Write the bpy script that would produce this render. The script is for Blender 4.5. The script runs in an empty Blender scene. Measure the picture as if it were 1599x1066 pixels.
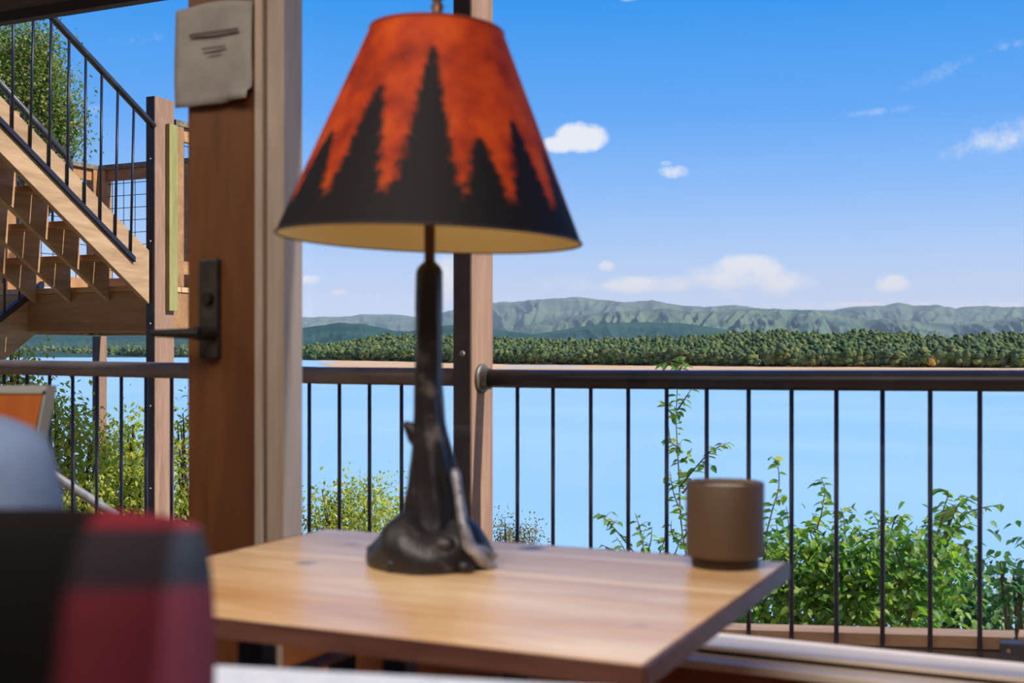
import bpy, bmesh, math, random
import numpy as np
from mathutils import Vector, Matrix
random.seed(7); rng = np.random.default_rng(7)
S = bpy.context.scene; C = S.collection
PI = math.pi

# ------------------------------------------------------------------ camera
YAW = math.radians(25.0); CS, SN = math.cos(YAW), math.sin(YAW)
F = 1900.0; EYE = 1.05; V0 = 552.0
cam_d = bpy.data.cameras.new('camera'); cam = bpy.data.objects.new('camera', cam_d); C.objects.link(cam)
cam.location = (0, 0, EYE); cam.rotation_euler = (PI/2, 0, YAW)
cam_d.sensor_width = 36; cam_d.lens = 36*F/1599; cam_d.shift_y = (V0-533)/1599
cam_d.clip_start = .02; cam_d.clip_end = 60000
cam_d.dof.use_dof = True; cam_d.dof.focus_distance = 9.0; cam_d.dof.aperture_fstop = cam_d.lens/6.8
S.camera = cam

# ------------------------------------------------------------------ node helpers
def lin(c):
    return tuple(((x/255)/12.92 if x/255 <= .04045 else ((x/255+.055)/1.055)**2.4) for x in c[:3]) + (1,)
def new_mat(name):
    m = bpy.data.materials.new(name); m.use_nodes = True
    m.node_tree.nodes.clear(); return m, m.node_tree
def N(t, kind, **kw):
    n = t.nodes.new(kind)
    for k, v in kw.items():
        if k in n.inputs.keys(): n.inputs[k].default_value = v
        else: setattr(n, k, v)
    return n
def L(t, a, b): t.links.new(a, b)
def math_n(t, op, a, b=None, clamp=False):
    n = t.nodes.new('ShaderNodeMath'); n.operation = op; n.use_clamp = clamp
    for i, x in enumerate((a, b)):
        if x is None: continue
        if isinstance(x, (int, float)): n.inputs[i].default_value = x
        else: L(t, x, n.inputs[i])
    return n.outputs[0]
def ramp(t, fac, stops, interp='LINEAR'):
    n = t.nodes.new('ShaderNodeValToRGB'); n.color_ramp.interpolation = interp
    e = n.color_ramp.elements
    while len(e) < len(stops): e.new(.5)
    for el, (p, c) in zip(e, stops): el.position = p; el.color = c if len(c) == 4 else lin(c)
    L(t, fac, n.inputs[0]); return n.outputs[0]

# ------------------------------------------------------------------ world: clear blue sky, a few small clouds
SUN_EL = math.radians(40)
SUN_DIR = Vector((math.cos(SUN_EL)*.999, .06, math.sin(SUN_EL))).normalized()   # towards the sun
w = bpy.data.worlds.new('sky'); S.world = w; w.use_nodes = True; t = w.node_tree; t.nodes.clear()
tc = N(t, 'ShaderNodeTexCoord'); nrm = N(t, 'ShaderNodeVectorMath', operation='NORMALIZE'); L(t, tc.outputs['Generated'], nrm.inputs[0])
D = nrm.outputs[0]
sep = N(t, 'ShaderNodeSeparateXYZ'); L(t, D, sep.inputs[0])
el = math_n(t, 'ARCSINE', sep.outputs[2])
az = math_n(t, 'ARCTAN2', sep.outputs[0], sep.outputs[1])            # 0 = +y, positive to +x
eln = math_n(t, 'MULTIPLY_ADD', el, 1/.6); t.nodes[-1].inputs[2].default_value = 0.1
def ep(deg): return min(1, math.radians(deg)/.6+.1)
sky = ramp(t, eln, [(0, (206, 224, 248)), (ep(0), (222, 234, 253)), (ep(2.4), (206, 224, 254)), (ep(4.5), (180, 212, 255)), (ep(7.5), (142, 192, 254)),
                    (ep(11), (104, 172, 249)), (ep(16), (62, 155, 243)), (ep(23), (34, 128, 226)), (1, (24, 96, 196))])
def uv_dir(u, v):
    k = (u-799.5)/F
    x, y, z = -SN+k*CS, CS+k*SN, (V0-v)/F
    return math.atan2(x, y), math.atan2(z, math.hypot(x, y))
# the sky deepens away from the sun's side haze (a broad azimuthal change)
nz = N(t, 'ShaderNodeTexNoise', Scale=40.0, Detail=8.0, Roughness=.68); L(t, D, nz.inputs['Vector'])
nz2 = N(t, 'ShaderNodeTexNoise', Scale=9.0, Detail=4.0, Roughness=.55); L(t, D, nz2.inputs['Vector'])
clouds = [  # u, v, half width px, half height px, density, tilt
    (908, 214, 38, 22, 1.5, 0), (872, 226, 26, 13, 1.2, 0), (1052, 268, 24, 11, .9, 0), (1043, 255, 12, 6, .7, 0),
    (1165, 414, 46, 18, 1.5, 0), (1145, 432, 70, 22, 1.15, 0), (1192, 424, 34, 16, 1.2, 0), (1210, 440, 60, 18, .8, 0), (1050, 444, 70, 14, .8, 0), (985, 445, 50, 13, 1.1, 0), (948, 416, 16, 10, 1.2, 0),
    (1180, 455, 90, 14, .5, 0), (900, 445, 70, 16, .35, 0), (1392, 444, 26, 14, 1.15, 0), (1570, 212, 95, 22, .46, -.18), (1500, 100, 80, 12, .26, -.35), (1575, 73, 50, 9, .30, -.1),
    (1372, 174, 50, 6, .26, -.05), (484, 437, 18, 8, 1.1, 0), (528, 456, 14, 6, 1.0, 0), (980, -4, 20, 6, .5, 0), (700, 440, 50, 40, .9, 0), (230, 60, 60, 10, .2, -.2),
    (160, 170, 26, 10, .3, 0), (620, 470, 90, 10, .35, 0), (850, 480, 120, 8, .4, 0), (1330, 476, 160, 6, .5, 0), (1560, 478, 90, 6, .5, 0),
    (2300, 250, 160, 45, 1.2, 0), (2900, 160, 220, 60, 1.1, 0), (-500, 240, 150, 40, 1.2, 0), (-1100, 300, 200, 50, 1.0, 0)]
tot = None
for (u, v, hw, hh, den, tilt) in clouds:
    a0, e0 = uv_dir(u, v)
    da = math_n(t, 'SUBTRACT', az, a0); de = math_n(t, 'SUBTRACT', el, e0)
    if tilt:
        de2 = math_n(t, 'ADD', de, math_n(t, 'MULTIPLY', da, tilt)); de = de2
    qa = math_n(t, 'POWER', math_n(t, 'ABSOLUTE', math_n(t, 'DIVIDE', da, hw/F*1.25)), 2.0)
    qe = math_n(t, 'POWER', math_n(t, 'ABSOLUTE', math_n(t, 'DIVIDE', de, hh/F*1.25)), 2.0)
    m = math_n(t, 'SUBTRACT', 1.0, math_n(t, 'ADD', qa, qe), clamp=True)
    m = math_n(t, 'MULTIPLY', m, den)
    tot = m if tot is None else math_n(t, 'MAXIMUM', tot, m)
nn = math_n(t, 'ADD', math_n(t, 'MULTIPLY', nz.outputs[0], 2.2), math_n(t, 'MULTIPLY', nz2.outputs[0], .5))
msk = math_n(t, 'MULTIPLY', math_n(t, 'SUBTRACT', math_n(t, 'ADD', math_n(t, 'MULTIPLY', tot, 1.0), nn), 1.5), 1.2, clamp=True)
msk = math_n(t, 'MULTIPLY', msk, math_n(t, 'MULTIPLY', tot, 2.2, clamp=True), clamp=True)
msk = math_n(t, 'MULTIPLY', msk, .93)
mix = N(t, 'ShaderNodeMix', data_type='RGBA'); L(t, msk, mix.inputs[0]); L(t, sky, mix.inputs[6]); mix.inputs[7].default_value = lin((240, 243, 250))
bg = N(t, 'ShaderNodeBackground', Strength=1.0); L(t, mix.outputs[2], bg.inputs[0])
wo = N(t, 'ShaderNodeOutputWorld'); L(t, bg.outputs[0], wo.inputs[0])

# ------------------------------------------------------------------ sun, added room fill lights, exposure
sd = bpy.data.lights.new('sun', 'SUN'); sd.energy = 5.2; sd.angle = math.radians(.6); sd.color = (1, .95, .88)
so = bpy.data.objects.new('sun', sd); C.objects.link(so); so.rotation_euler = SUN_DIR.to_track_quat('Z', 'Y').to_euler()
def area(name, loc, size, power, col, rot=(0, 0, 0)):
    d = bpy.data.lights.new(name, 'AREA'); d.shape = 'RECTANGLE'; d.size, d.size_y = size; d.energy = power; d.color = col
    o = bpy.data.objects.new(name, d); C.objects.link(o); o.location = loc; o.rotation_euler = rot; return o
area('room_fill_light', (-.3, -.1, 2.5), (2.0, 1.2), 66, (1, .92, .82))  # unseen area light added to brighten the room
area('room_fill_light', (-3.0, .35, 2.5), (1.2, 1.0), 20, (1, .92, .82))  # second added fill, toward the left wall
S.view_settings.view_transform = 'Standard'; S.view_settings.look = 'None'
S.view_settings.exposure = 0.0; S.view_settings.gamma = 1; S.view_settings.use_curve_mapping = False
S.cycles.use_denoising = True; S.cycles.max_bounces = 8; S.cycles.transparent_max_bounces = 24; S.cycles.volume_bounces = 0
S.cycles.caustics_reflective = False; S.cycles.caustics_refractive = False; S.cycles.sample_clamp_indirect = 6

# ------------------------------------------------------------------ pixel -> point helpers (a pixel's ray met by a real plane)
def ray(u):
    k = (u-799.5)/F
    return -SN+k*CS, CS+k*SN
def PT(u, v, d):
    dx, dy = ray(u); return Vector((dx*d, dy*d, EYE+(V0-v)/F*d))
def PY(u, v, y): return PT(u, v, y/ray(u)[1])
def PX(u, v, x): return PT(u, v, x/ray(u)[0])

# ------------------------------------------------------------------ mesh helpers
class MB:
    def __init__(s): s.v = []; s.f = []
    def add(s, vs, fs):
        o = len(s.v); s.v += [tuple(p) for p in vs]; s.f += [tuple(i+o for i in f) for f in fs]; return s
    def box(s, x0, x1, y0, y1, z0, z1, M=None):
        vs = [Vector((x, y, z)) for x in (x0, x1) for y in (y0, y1) for z in (z0, z1)]
        if M: vs = [M@p for p in vs]
        return s.add(vs, [(0, 1, 3, 2), (4, 6, 7, 5), (0, 4, 5, 1), (2, 3, 7, 6), (0, 2, 6, 4), (1, 5, 7, 3)])
    def tube(s, pts, r, n=10, cap=True):
        pts = [Vector(p) for p in pts]; rs = r if isinstance(r, (list, tuple)) else [r]*len(pts)
        vs = []; fs = []
        up = None
        for i, p in enumerate(pts):
            d = (pts[min(i+1, len(pts)-1)]-pts[max(i-1, 0)]).normalized()
            if up is None: up = Vector((0, 0, 1)) if abs(d.z) < .9 else Vector((1, 0, 0))
            a = d.cross(up).normalized(); b = a.cross(d).normalized(); up = b
            for k in range(n):
                q = 2*PI*k/n; vs.append(p+(a*math.cos(q)+b*math.sin(q))*rs[i])
        for i in range(len(pts)-1):
            for k in range(n):
                fs.append((i*n+k, i*n+(k+1) % n, (i+1)*n+(k+1) % n, (i+1)*n+k))
        if cap: fs += [tuple(range(n))[::-1], tuple((len(pts)-1)*n+k for k in range(n))]
        return s.add(vs, fs)
    def lathe(s, prof, n=32, c=(0, 0, 0), closed=False):
        vs = []; fs = []
        for (r, z) in prof:
            for k in range(n):
                q = 2*PI*k/n; vs.append((c[0]+r*math.cos(q), c[1]+r*math.sin(q), c[2]+z))
        m = len(prof)
        for i in range(m-1):
            for k in range(n): fs.append((i*n+k, i*n+(k+1) % n, (i+1)*n+(k+1) % n, (i+1)*n+k))
        if closed: fs += [tuple(range(n))[::-1], tuple((m-1)*n+k for k in range(n))]
        return s.add(vs, fs)
    def prism_x(s, poly, x0, x1):          # polygon of (y, z) extruded along x
        n = len(poly); vs = [(x0, y, z) for y, z in poly]+[(x1, y, z) for y, z in poly]
        return s.add(vs, [tuple(range(n)), tuple(range(n, 2*n))[::-1]]+[(i, i+n, (i+1) % n+n, (i+1) % n) for i in range(n)])
    def build(s, name, mat, parent=None, smooth=False, bevel=0, loc=None):
        me = bpy.data.meshes.new(name); me.from_pydata(s.v, [], s.f)
        bm = bmesh.new(); bm.from_mesh(me); bmesh.ops.recalc_face_normals(bm, faces=bm.faces)
        if bevel: bmesh.ops.bevel(bm, geom=bm.edges[:], offset=bevel, segments=2, affect='EDGES', profile=.6)
        bm.to_mesh(me); bm.free()
        if smooth: me.shade_smooth()
        me.materials.append(mat)
        o = bpy.data.objects.new(name, me); C.objects.link(o)
        if parent:
            o.parent = parent; o.location = -parent.location if loc is None else loc   # parts are modelled in world space
            if parent.parent: o.location = (0, 0, 0)
        return o
def tag(o, label=None, cat=None, group=None, kind=None):
    if label: o['label'] = label
    if cat: o['category'] = cat
    if group: o['group'] = group
    if kind: o['kind'] = kind
    return o
def thing(name, loc, label=None, cat=None, group=None, kind=None):
    o = bpy.data.objects.new(name, None); C.objects.link(o); o.location = loc; o.empty_display_size = .1
    return tag(o, label, cat, group, kind)
def np_mesh(name, V, Fc, mat, smooth=False, parent=None):
    V = np.asarray(V, dtype=np.float32); Fc = np.asarray(Fc, dtype=np.int32); k = Fc.shape[1]
    me = bpy.data.meshes.new(name); me.vertices.add(len(V)); me.vertices.foreach_set('co', V.ravel())
    me.loops.add(Fc.size); me.loops.foreach_set('vertex_index', Fc.ravel())
    me.polygons.add(len(Fc)); me.polygons.foreach_set('loop_start', np.arange(len(Fc), dtype=np.int32)*k)
    me.update(calc_edges=True)
    if smooth: me.shade_smooth()
    me.materials.append(mat)
    o = bpy.data.objects.new(name, me); C.objects.link(o)
    if parent: o.parent = parent; o.location = -parent.location
    return o
def vnoise(x, y, seed=0):
    xi = np.floor(x).astype(np.int64); yi = np.floor(y).astype(np.int64); xf = x-xi; yf = y-yi
    def h(a, b):
        n = (a*374761393+b*668265263+seed*69069) & 0x7fffffff; n = ((n ^ (n >> 13))*1274126177) & 0x7fffffff
        return ((n ^ (n >> 16)) & 0xffff)/65535.0
    sx = xf*xf*(3-2*xf); sy = yf*yf*(3-2*yf)
    return (h(xi, yi)*(1-sx)+h(xi+1, yi)*sx)*(1-sy)+(h(xi, yi+1)*(1-sx)+h(xi+1, yi+1)*sx)*sy
def fbm(x, y, o=4, seed=0):
    r = 0; a = .5
    for i in range(o): r = r+a*vnoise(x*2**i, y*2**i, seed+i); a *= .5
    return r

# ------------------------------------------------------------------ materials
def principled(name, col, rough=.6, metal=0, spec=.5, noise=None, bump=0, bscale=40, coat=0, stretch=(1, 1, 1), island=0, grime=None):
    """noise = (colour2, scale, detail): a second colour mixed in by noise in object space"""
    m, t = new_mat(name); b = N(t, 'ShaderNodeBsdfPrincipled', Roughness=rough, Metallic=metal)
    b.inputs['Specular IOR Level'].default_value = spec; b.inputs['Coat Weight'].default_value = coat; b.inputs['Coat Roughness'].default_value = .12
    o = N(t, 'ShaderNodeOutputMaterial'); L(t, b.outputs[0], o.inputs[0])
    tc = N(t, 'ShaderNodeTexCoord'); mp = N(t, 'ShaderNodeMapping'); mp.inputs['Scale'].default_value = stretch; L(t, tc.outputs['Object'], mp.inputs[0])
    b.inputs['Base Color'].default_value = lin(col)
    out = None
    if noise:
        nz = N(t, 'ShaderNodeTexNoise', Scale=noise[1], Detail=noise[2], Roughness=.6); L(t, mp.outputs[0], nz.inputs['Vector'])
        out = ramp(t, nz.outputs[0], [(.35, col), (.65, noise[0])])
    if island and out is not None:
        g = N(t, 'ShaderNodeNewGeometry'); oi = N(t, 'ShaderNodeObjectInfo')
        val = math_n(t, 'MULTIPLY_ADD', math_n(t, 'FRACT', math_n(t, 'ADD', g.outputs['Random Per Island'], oi.outputs['Random'])), island*2); t.nodes[-1].inputs[2].default_value = 1-island
        hs = N(t, 'ShaderNodeHueSaturation'); L(t, val, hs.inputs['Value']); L(t, out, hs.inputs['Color']); out = hs.outputs[0]
    if out is not None: L(t, out, b.inputs['Base Color'])
    if bump:
        n2 = N(t, 'ShaderNodeTexNoise', Scale=bscale, Detail=5.0); L(t, mp.outputs[0], n2.inputs['Vector'])
        bp = N(t, 'ShaderNodeBump', Strength=bump, Distance=.01); L(t, n2.outputs[0], bp.inputs['Height']); L(t, bp.outputs[0], b.inputs['Normal'])
    return m
def wood(name, c1, c2, axis='x', scale=9, rough=.55, coat=0, knots=None, spec=.4, bump=.15, island=.12, fine=1.0):
    """long grain along one axis with rings distorted by noise, dark fibre lines and optional knots"""
    m, t = new_mat(name); b = N(t, 'ShaderNodeBsdfPrincipled', Roughness=rough)
    b.inputs['Specular IOR Level'].default_value = spec; b.inputs['Coat Weight'].default_value = coat; b.inputs['Coat Roughness'].default_value = .14
    o = N(t, 'ShaderNodeOutputMaterial'); L(t, b.outputs[0], o.inputs[0])
    tc = N(t, 'ShaderNodeTexCoord'); mp = N(t, 'ShaderNodeMapping')
    s = {'x': (.12, 1, 1), 'y': (1, .12, 1), 'z': (1, 1, .12), 'yz': (1, .35, .35)}[axis]
    mp.inputs['Scale'].default_value = s
    if axis == 'yz': mp.inputs['Rotation'].default_value = (math.radians(-34), 0, 0); mp.inputs['Scale'].default_value = (1, .12, 1)
    L(t, tc.outputs['Object'], mp.inputs[0])
    n1 = N(t, 'ShaderNodeTexNoise', Scale=scale, Detail=6.0, Roughness=.62, Distortion=1.2); L(t, mp.outputs[0], n1.inputs['Vector'])
    n2 = N(t, 'ShaderNodeTexNoise', Scale=scale*9*fine, Detail=3.0, Roughness=.5); L(t, mp.outputs[0], n2.inputs['Vector'])
    f = math_n(t, 'ADD', math_n(t, 'MULTIPLY', n1.outputs[0], .75), math_n(t, 'MULTIPLY', n2.outputs[0], .28))
    col = ramp(t, f, [(.36, c1), (.52, tuple((a+b_)/2 for a, b_ in zip(c1, c2))), (.66, c2)])
    if knots:
        vo = N(t, 'ShaderNodeTexVoronoi', Scale=knots[0]); L(t, tc.outputs['Object'], vo.inputs['Vector'])
        kf = ramp(t, vo.outputs['Distance'], [(.06, (255, 255, 255)), (.12, (0, 0, 0))])
        mx = N(t, 'ShaderNodeMix', data_type='RGBA'); L(t, kf, mx.inputs[0]); L(t, col, mx.inputs[6]); mx.inputs[7].default_value = lin(knots[1]); col = mx.outputs[2]
    if island:
        oi = N(t, 'ShaderNodeObjectInfo'); val = math_n(t, 'MULTIPLY_ADD', oi.outputs['Random'], island*2); t.nodes[-1].inputs[2].default_value = 1-island
        hs = N(t, 'ShaderNodeHueSaturation'); L(t, val, hs.inputs['Value']); L(t, col, hs.inputs['Color']); col = hs.outputs[0]
    L(t, col, b.inputs['Base Color'])
    bp = N(t, 'ShaderNodeBump', Strength=bump, Distance=.004); L(t, f, bp.inputs['Height']); L(t, bp.outputs[0], b.inputs['Normal'])
    return m
def leaf_mat(name, cols, trans=.45, rough=.45):
    m, t = new_mat(name)
    g = N(t, 'ShaderNodeNewGeometry'); oi = N(t, 'ShaderNodeObjectInfo')
    r = math_n(t, 'FRACT', math_n(t, 'ADD', g.outputs['Random Per Island'], oi.outputs['Random']))
    c = ramp(t, r, [(i/max(1, len(cols)-1), k) for i, k in enumerate(cols)])
    d = N(t, 'ShaderNodeBsdfPrincipled', Roughness=rough); d.inputs['Specular IOR Level'].default_value = .35; L(t, c, d.inputs['Base Color'])
    tr = N(t, 'ShaderNodeBsdfTranslucent'); hs = N(t, 'ShaderNodeHueSaturation', Saturation=1.15, Value=1.25); L(t, c, hs.inputs['Color']); L(t, hs.outputs[0], tr.inputs[0])
    mx = N(t, 'ShaderNodeMixShader'); mx.inputs[0].default_value = trans; L(t, d.outputs[0], mx.inputs[1]); L(t, tr.outputs[0], mx.inputs[2])
    o = N(t, 'ShaderNodeOutputMaterial'); L(t, mx.outputs[0], o.inputs[0]); return m
def glass_mat(name):
    m, t = new_mat(name); fr = N(t, 'ShaderNodeLayerWeight', Blend=.5); tr = N(t, 'ShaderNodeBsdfTransparent'); gl = N(t, 'ShaderNodeBsdfGlossy', Roughness=.02)
    tr.inputs[0].default_value = (1, 1, 1, 1)
    mx = N(t, 'ShaderNodeMixShader'); L(t, math_n(t, 'ADD', math_n(t, 'MULTIPLY', math_n(t, 'POWER', fr.outputs[1], 5.0), .8), .03), mx.inputs[0]); L(t, tr.outputs[0], mx.inputs[1]); L(t, gl.outputs[0], mx.inputs[2])
    o = N(t, 'ShaderNodeOutputMaterial'); L(t, mx.outputs[0], o.inputs[0]); return m

M_stile = wood('door_wood', (78, 48, 28), (108, 68, 38), 'z', 7, .42, .15, island=0)
M_frame_light = wood('frame_pale_wood', (150, 134, 120), (176, 160, 146), 'z', 10, .5, island=.04)
M_frame_dark = wood('frame_dark_gap', (44, 24, 18), (66, 36, 24), 'z', 10, .5, island=0)
M_frame_brown = wood('frame_brown_wood', (126, 84, 54), (156, 106, 68), 'z', 10, .45, island=0)
M_sill = wood('sill_wood', (196, 178, 158), (228, 214, 198), 'x', 7, .35, .3, island=.03)
M_sillb = wood('sill_brown', (120, 72, 42), (164, 106, 62), 'x', 7, .4, .2, island=.03)
M_panel = wood('wall_panel_wood', (214, 122, 50), (240, 156, 80), 'x', 6, .4, .2, island=.12)
M_table = wood('table_wood', (206, 156, 102), (250, 218, 172), 'x', 8, .27, 0, spec=1.0, knots=(5.5, (96, 62, 40)), island=.05, bump=.25)
_b = M_table.node_tree.nodes['Principled BSDF']; _b.inputs['Specular Tint'].default_value = (1, .86, .72, 1); _b.inputs['IOR'].default_value = 1.62
M_edge = wood('table_edge_wood', (72, 42, 34), (112, 72, 56), 'x', 12, .45, island=0)
M_tread = wood('cedar_pale', (186, 146, 104), (226, 186, 142), 'y', 5, .7, island=.06, spec=.2)  # paler cedar for landing floor and lowest treads
M_skirt = wood('cedar_stringer', (164, 130, 96), (204, 170, 132), 'yz', 6, .7, knots=(2.1, (128, 96, 66)), island=.05, spec=.2)
M_beam = wood('cedar_beam', (158, 116, 78), (196, 150, 104), 'x', 5, .7, knots=(2.4, (112, 78, 52)), spec=.2)
M_post = wood('post_wood', (136, 106, 88), (170, 136, 112), 'z', 7, .75, spec=.2, island=.04)
M_post_g = wood('mossy_board', (142, 138, 84), (174, 168, 108), 'z', 7, .8, spec=.2, island=0)
M_cap = principled('weathered_cap', (150, 140, 120), .85, noise=((96, 88, 74), 22, 5), bump=.4)
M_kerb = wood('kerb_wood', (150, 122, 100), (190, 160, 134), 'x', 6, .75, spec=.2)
M_kerb_shaded = wood('kerb_wood_shaded', (86, 72, 72), (112, 94, 90), 'x', 6, .75, spec=.2)  # darker copy of the kerb wood, house-side shade mixed into its colour
M_plate = principled('post_shade_plate', (74, 70, 74), .55, metal=.35, noise=((58, 54, 58), 14, 3))  # dark tone carries the shade of the posts' house-side faces
M_deck = wood('deck_board_wood', (130, 108, 88), (164, 140, 114), 'x', 5, .75, spec=.2)
M_rail = principled('rail_metal', (128, 116, 110), .5, metal=.2, noise=((96, 88, 88), 9, 4), bump=.05)
M_rail_dark = principled('rail_dark_metal', (46, 44, 54), .38, metal=.35, noise=((34, 34, 44), 9, 4))
M_bal = principled('baluster_metal', (40, 42, 58), .4, metal=.3)
M_galv = principled('galvanised', (120, 116, 108), .5, metal=.6, noise=((92, 88, 82), 30, 3), bump=.1)
M_pipe = principled('stair_pipe', (84, 86, 90), .45, metal=.5, noise=((60, 62, 68), 12, 3))
M_pipe_pale = principled('pale_pipe', (150, 146, 146), .5, metal=.3, noise=((120, 116, 116), 12, 3))
M_wire = principled('wire_dark', (40, 46, 62), .5, metal=.3)
M_fascia = wood('fascia_grey', (96, 92, 88), (128, 122, 116), 'x', 5, .7, spec=.2)
M_fascia_d = wood('fascia_dark', (50, 52, 60), (72, 72, 78), 'x', 5, .6, spec=.2)
M_glass = glass_mat('window_glass')
M_wall = principled('wall_paint', (196, 178, 150), .85, noise=((186, 168, 140), 3, 3), bump=.1, bscale=180)
M_ceil = wood('ceiling_boards', (176, 132, 84), (200, 156, 104), 'x', 4, .6)
M_floor = wood('floor_boards', (120, 78, 46), (156, 106, 66), 'x', 4, .45)
M_blackmetal = principled('black_metal', (24, 22, 24), .45, metal=.4)
M_steel = principled('brushed_steel', (150, 146, 142), .4, metal=.6)
M_handle = principled('handle_bronze', (66, 62, 58), .5, metal=.5, noise=((48, 44, 42), 30, 2))
M_black = principled('black_matte', (14, 13, 14), .5)
M_paper = principled('paper', (150, 146, 142), .8, noise=((132, 126, 122), 14, 3), bump=.1)
M_ink = principled('ink_grey', (84, 78, 76), .9)

# ================================================================== FAR SETTING
H_LAKE = -15.0
# ---- lake
def water():
    m, t = new_mat('lake_water'); b = N(t, 'ShaderNodeBsdfPrincipled', Roughness=.3); b.inputs['IOR'].default_value = 1.33
    tc = N(t, 'ShaderNodeTexCoord'); mp = N(t, 'ShaderNodeMapping'); mp.inputs['Rotation'].default_value = (0, 0, -YAW); mp.inputs['Scale'].default_value = (.25, 1.2, 1)
    L(t, tc.outputs['Object'], mp.inputs[0])
    n = N(t, 'ShaderNodeTexNoise', Scale=.55, Detail=6.0, Roughness=.6); L(t, mp.outputs[0], n.inputs['Vector'])
    n2 = N(t, 'ShaderNodeTexNoise', Scale=.012, Detail=3.0); L(t, tc.outputs['Object'], n2.inputs['Vector'])
    c = ramp(t, n2.outputs[0], [(.3, (164, 212, 230)), (.7, (184, 224, 238))]); L(t, c, b.inputs['Base Color'])
    bp = N(t, 'ShaderNodeBump', Strength=.35, Distance=.35); L(t, n.outputs[0], bp.inputs['Height']); L(t, bp.outputs[0], b.inputs['Normal'])
    o = N(t, 'ShaderNodeOutputMaterial'); L(t, b.outputs[0], o.inputs[0]); return m
V = []; Fc = []
rs = [30, 60, 120, 250, 500, 1000, 2000, 4000, 9000]; na = 40
for r in rs:
    for k in range(na+1):
        a = math.radians(-100+k*200/na); V.append((r*math.sin(a), r*math.cos(a), H_LAKE))
for i in range(len(rs)-1):
    for k in range(na): Fc.append((i*(na+1)+k, i*(na+1)+k+1, (i+1)*(na+1)+k+1, (i+1)*(na+1)+k))
lake = np_mesh('lake', V, Fc, water()); tag(lake, kind='structure')

# ---- near bank, falling from the house to the water
M_bank = principled('bank_earth', (96, 88, 54), .95, noise=((126, 112, 70), 1.2, 6), bump=.6, bscale=4)
xs = np.linspace(-60, 60, 61); ys = np.concatenate([np.linspace(2.0, 10, 9), np.linspace(12, 60, 25)])
X, Y = np.meshgrid(xs, ys)
def ground(x, y):
    x = np.asarray(x, dtype=float); y = np.asarray(y, dtype=float)
    return -1.3-np.maximum(0, y-6.0)*.36+(fbm(x*.3+40, y*.3+9, 3, 5)-.45)*.5
Z = ground(X, Y)
V = np.stack([X, Y, Z], -1).reshape(-1, 3); nx = len(xs)
Fc = [(j*nx+i, j*nx+i+1, (j+1)*nx+i+1, (j+1)*nx+i) for j in range(len(ys)-1) for i in range(nx-1)]
bank = np_mesh('ground', V, Fc, M_bank, smooth=True); tag(bank, kind='structure')

# ---- sand flats and wooded shore
def interp(tab, u): return np.interp(u, [a for a, _ in tab], [b for _, b in tab])
BASE = [(-900, 557), (-200, 557), (300, 558), (420, 559.5), (480, 562), (560, 563.5), (640, 565), (700, 567), (770, 569), (900, 570.5), (1000, 571.5), (1200, 573.5), (1599, 575.5), (2600, 577)]
HW = EYE-H_LAKE
def base_dist(u): return HW*F/(interp(BASE, u)-V0)
def ground_pt(u, d):
    k = (u-799.5)/F; return (-SN+k*CS)*d, (CS+k*SN)*d
M_sand = principled('sand', (232, 196, 146), .9, noise=((222, 170, 118), .02, 6))
us = np.linspace(480, 2400, 260); nd = 44
V = []
for u in us:
    df = float(base_dist(u))*1.03
    vn = np.interp(u, [480, 500, 520, 560, 2400], [565, 569, 574, 577.5, 579.5]); dn = HW*F/(vn-V0)
    for j in range(nd):
        s = j/(nd-1); vv = (V0+HW*F/df)*(1-s)+(V0+HW*F/dn)*s; d = HW*F/(vv-V0)
        x, y = ground_pt(u, d)
        edge = min(1, (1-s)*6, (u-480)/25)
        h = .9*edge-.25
        inlet = math.exp(-((u-850)/75)**2)*math.exp(-((vv-572.2)/.9)**2)
        inlet2 = math.exp(-((u-505)/22)**2)*math.exp(-((vv-565.5)/1.6)**2)
        h -= 1.6*inlet+1.6*inlet2
        h += (float(fbm(np.array(u*.03), np.array(vv*.9), 3, 3))-.45)*.8
        V.append((x, y, H_LAKE+h*1.3))
Fc = [(i*nd+j, (i+1)*nd+j, (i+1)*nd+j+1, i*nd+j+1) for i in range(len(us)-1) for j in range(nd-1)]
sand = np_mesh('sand_shore', V, Fc, M_sand, smooth=True); tag(sand, kind='structure')

# forested land behind the shore (a rising strip the trees stand on)
TOP = [(-900, 537), (-200, 537), (40, 538), (100, 535), (200, 534), (290, 536), (400, 540), (480, 540), (530, 536), (570, 530), (600, 524), (680, 523), (740, 528), (800, 530), (860, 531), (920, 532), (1000, 528), (1060, 528),
       (1110, 524), (1180, 519), (1215, 518), (1300, 523), (1345, 517), (1400, 522), (1480, 529), (1540, 524), (1599, 521), (1800, 516), (2600, 520)]
M_wood_floor = principled('forest_floor', (70, 76, 46), .95, noise=((96, 96, 58), .03, 4))
us = np.linspace(-800, 2500, 330); nr = 14
V = []
def shore_tree_h(u): return float(np.interp(u, [-900, 300, 480, 800, 2600], [30, 30, 22, 15, 14.5]))
def terrain_h(u, s):
    d0 = float(base_dist(u)); d1 = d0*1.28
    ztop = (V0-float(interp(TOP, u)))/F*d1+EYE-shore_tree_h(u)*.9
    d = d0*(1+.28*s); z = H_LAKE+.8+(ztop-H_LAKE-.8)*(s**.85)
    return d, z
for u in us:
    for j in range(nr):
        s = j/(nr-1)
        if j < nr-1: d, z = terrain_h(u, s/((nr-2)/(nr-1)))
        else: d, z = float(base_dist(u))*1.8, H_LAKE
        x, y = ground_pt(u, d); V.append((x, y, z))
Fc = [(i*nr+j, (i+1)*nr+j, (i+1)*nr+j+1, i*nr+j+1) for i in range(len(us)-1) for j in range(nr-1)]
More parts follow.
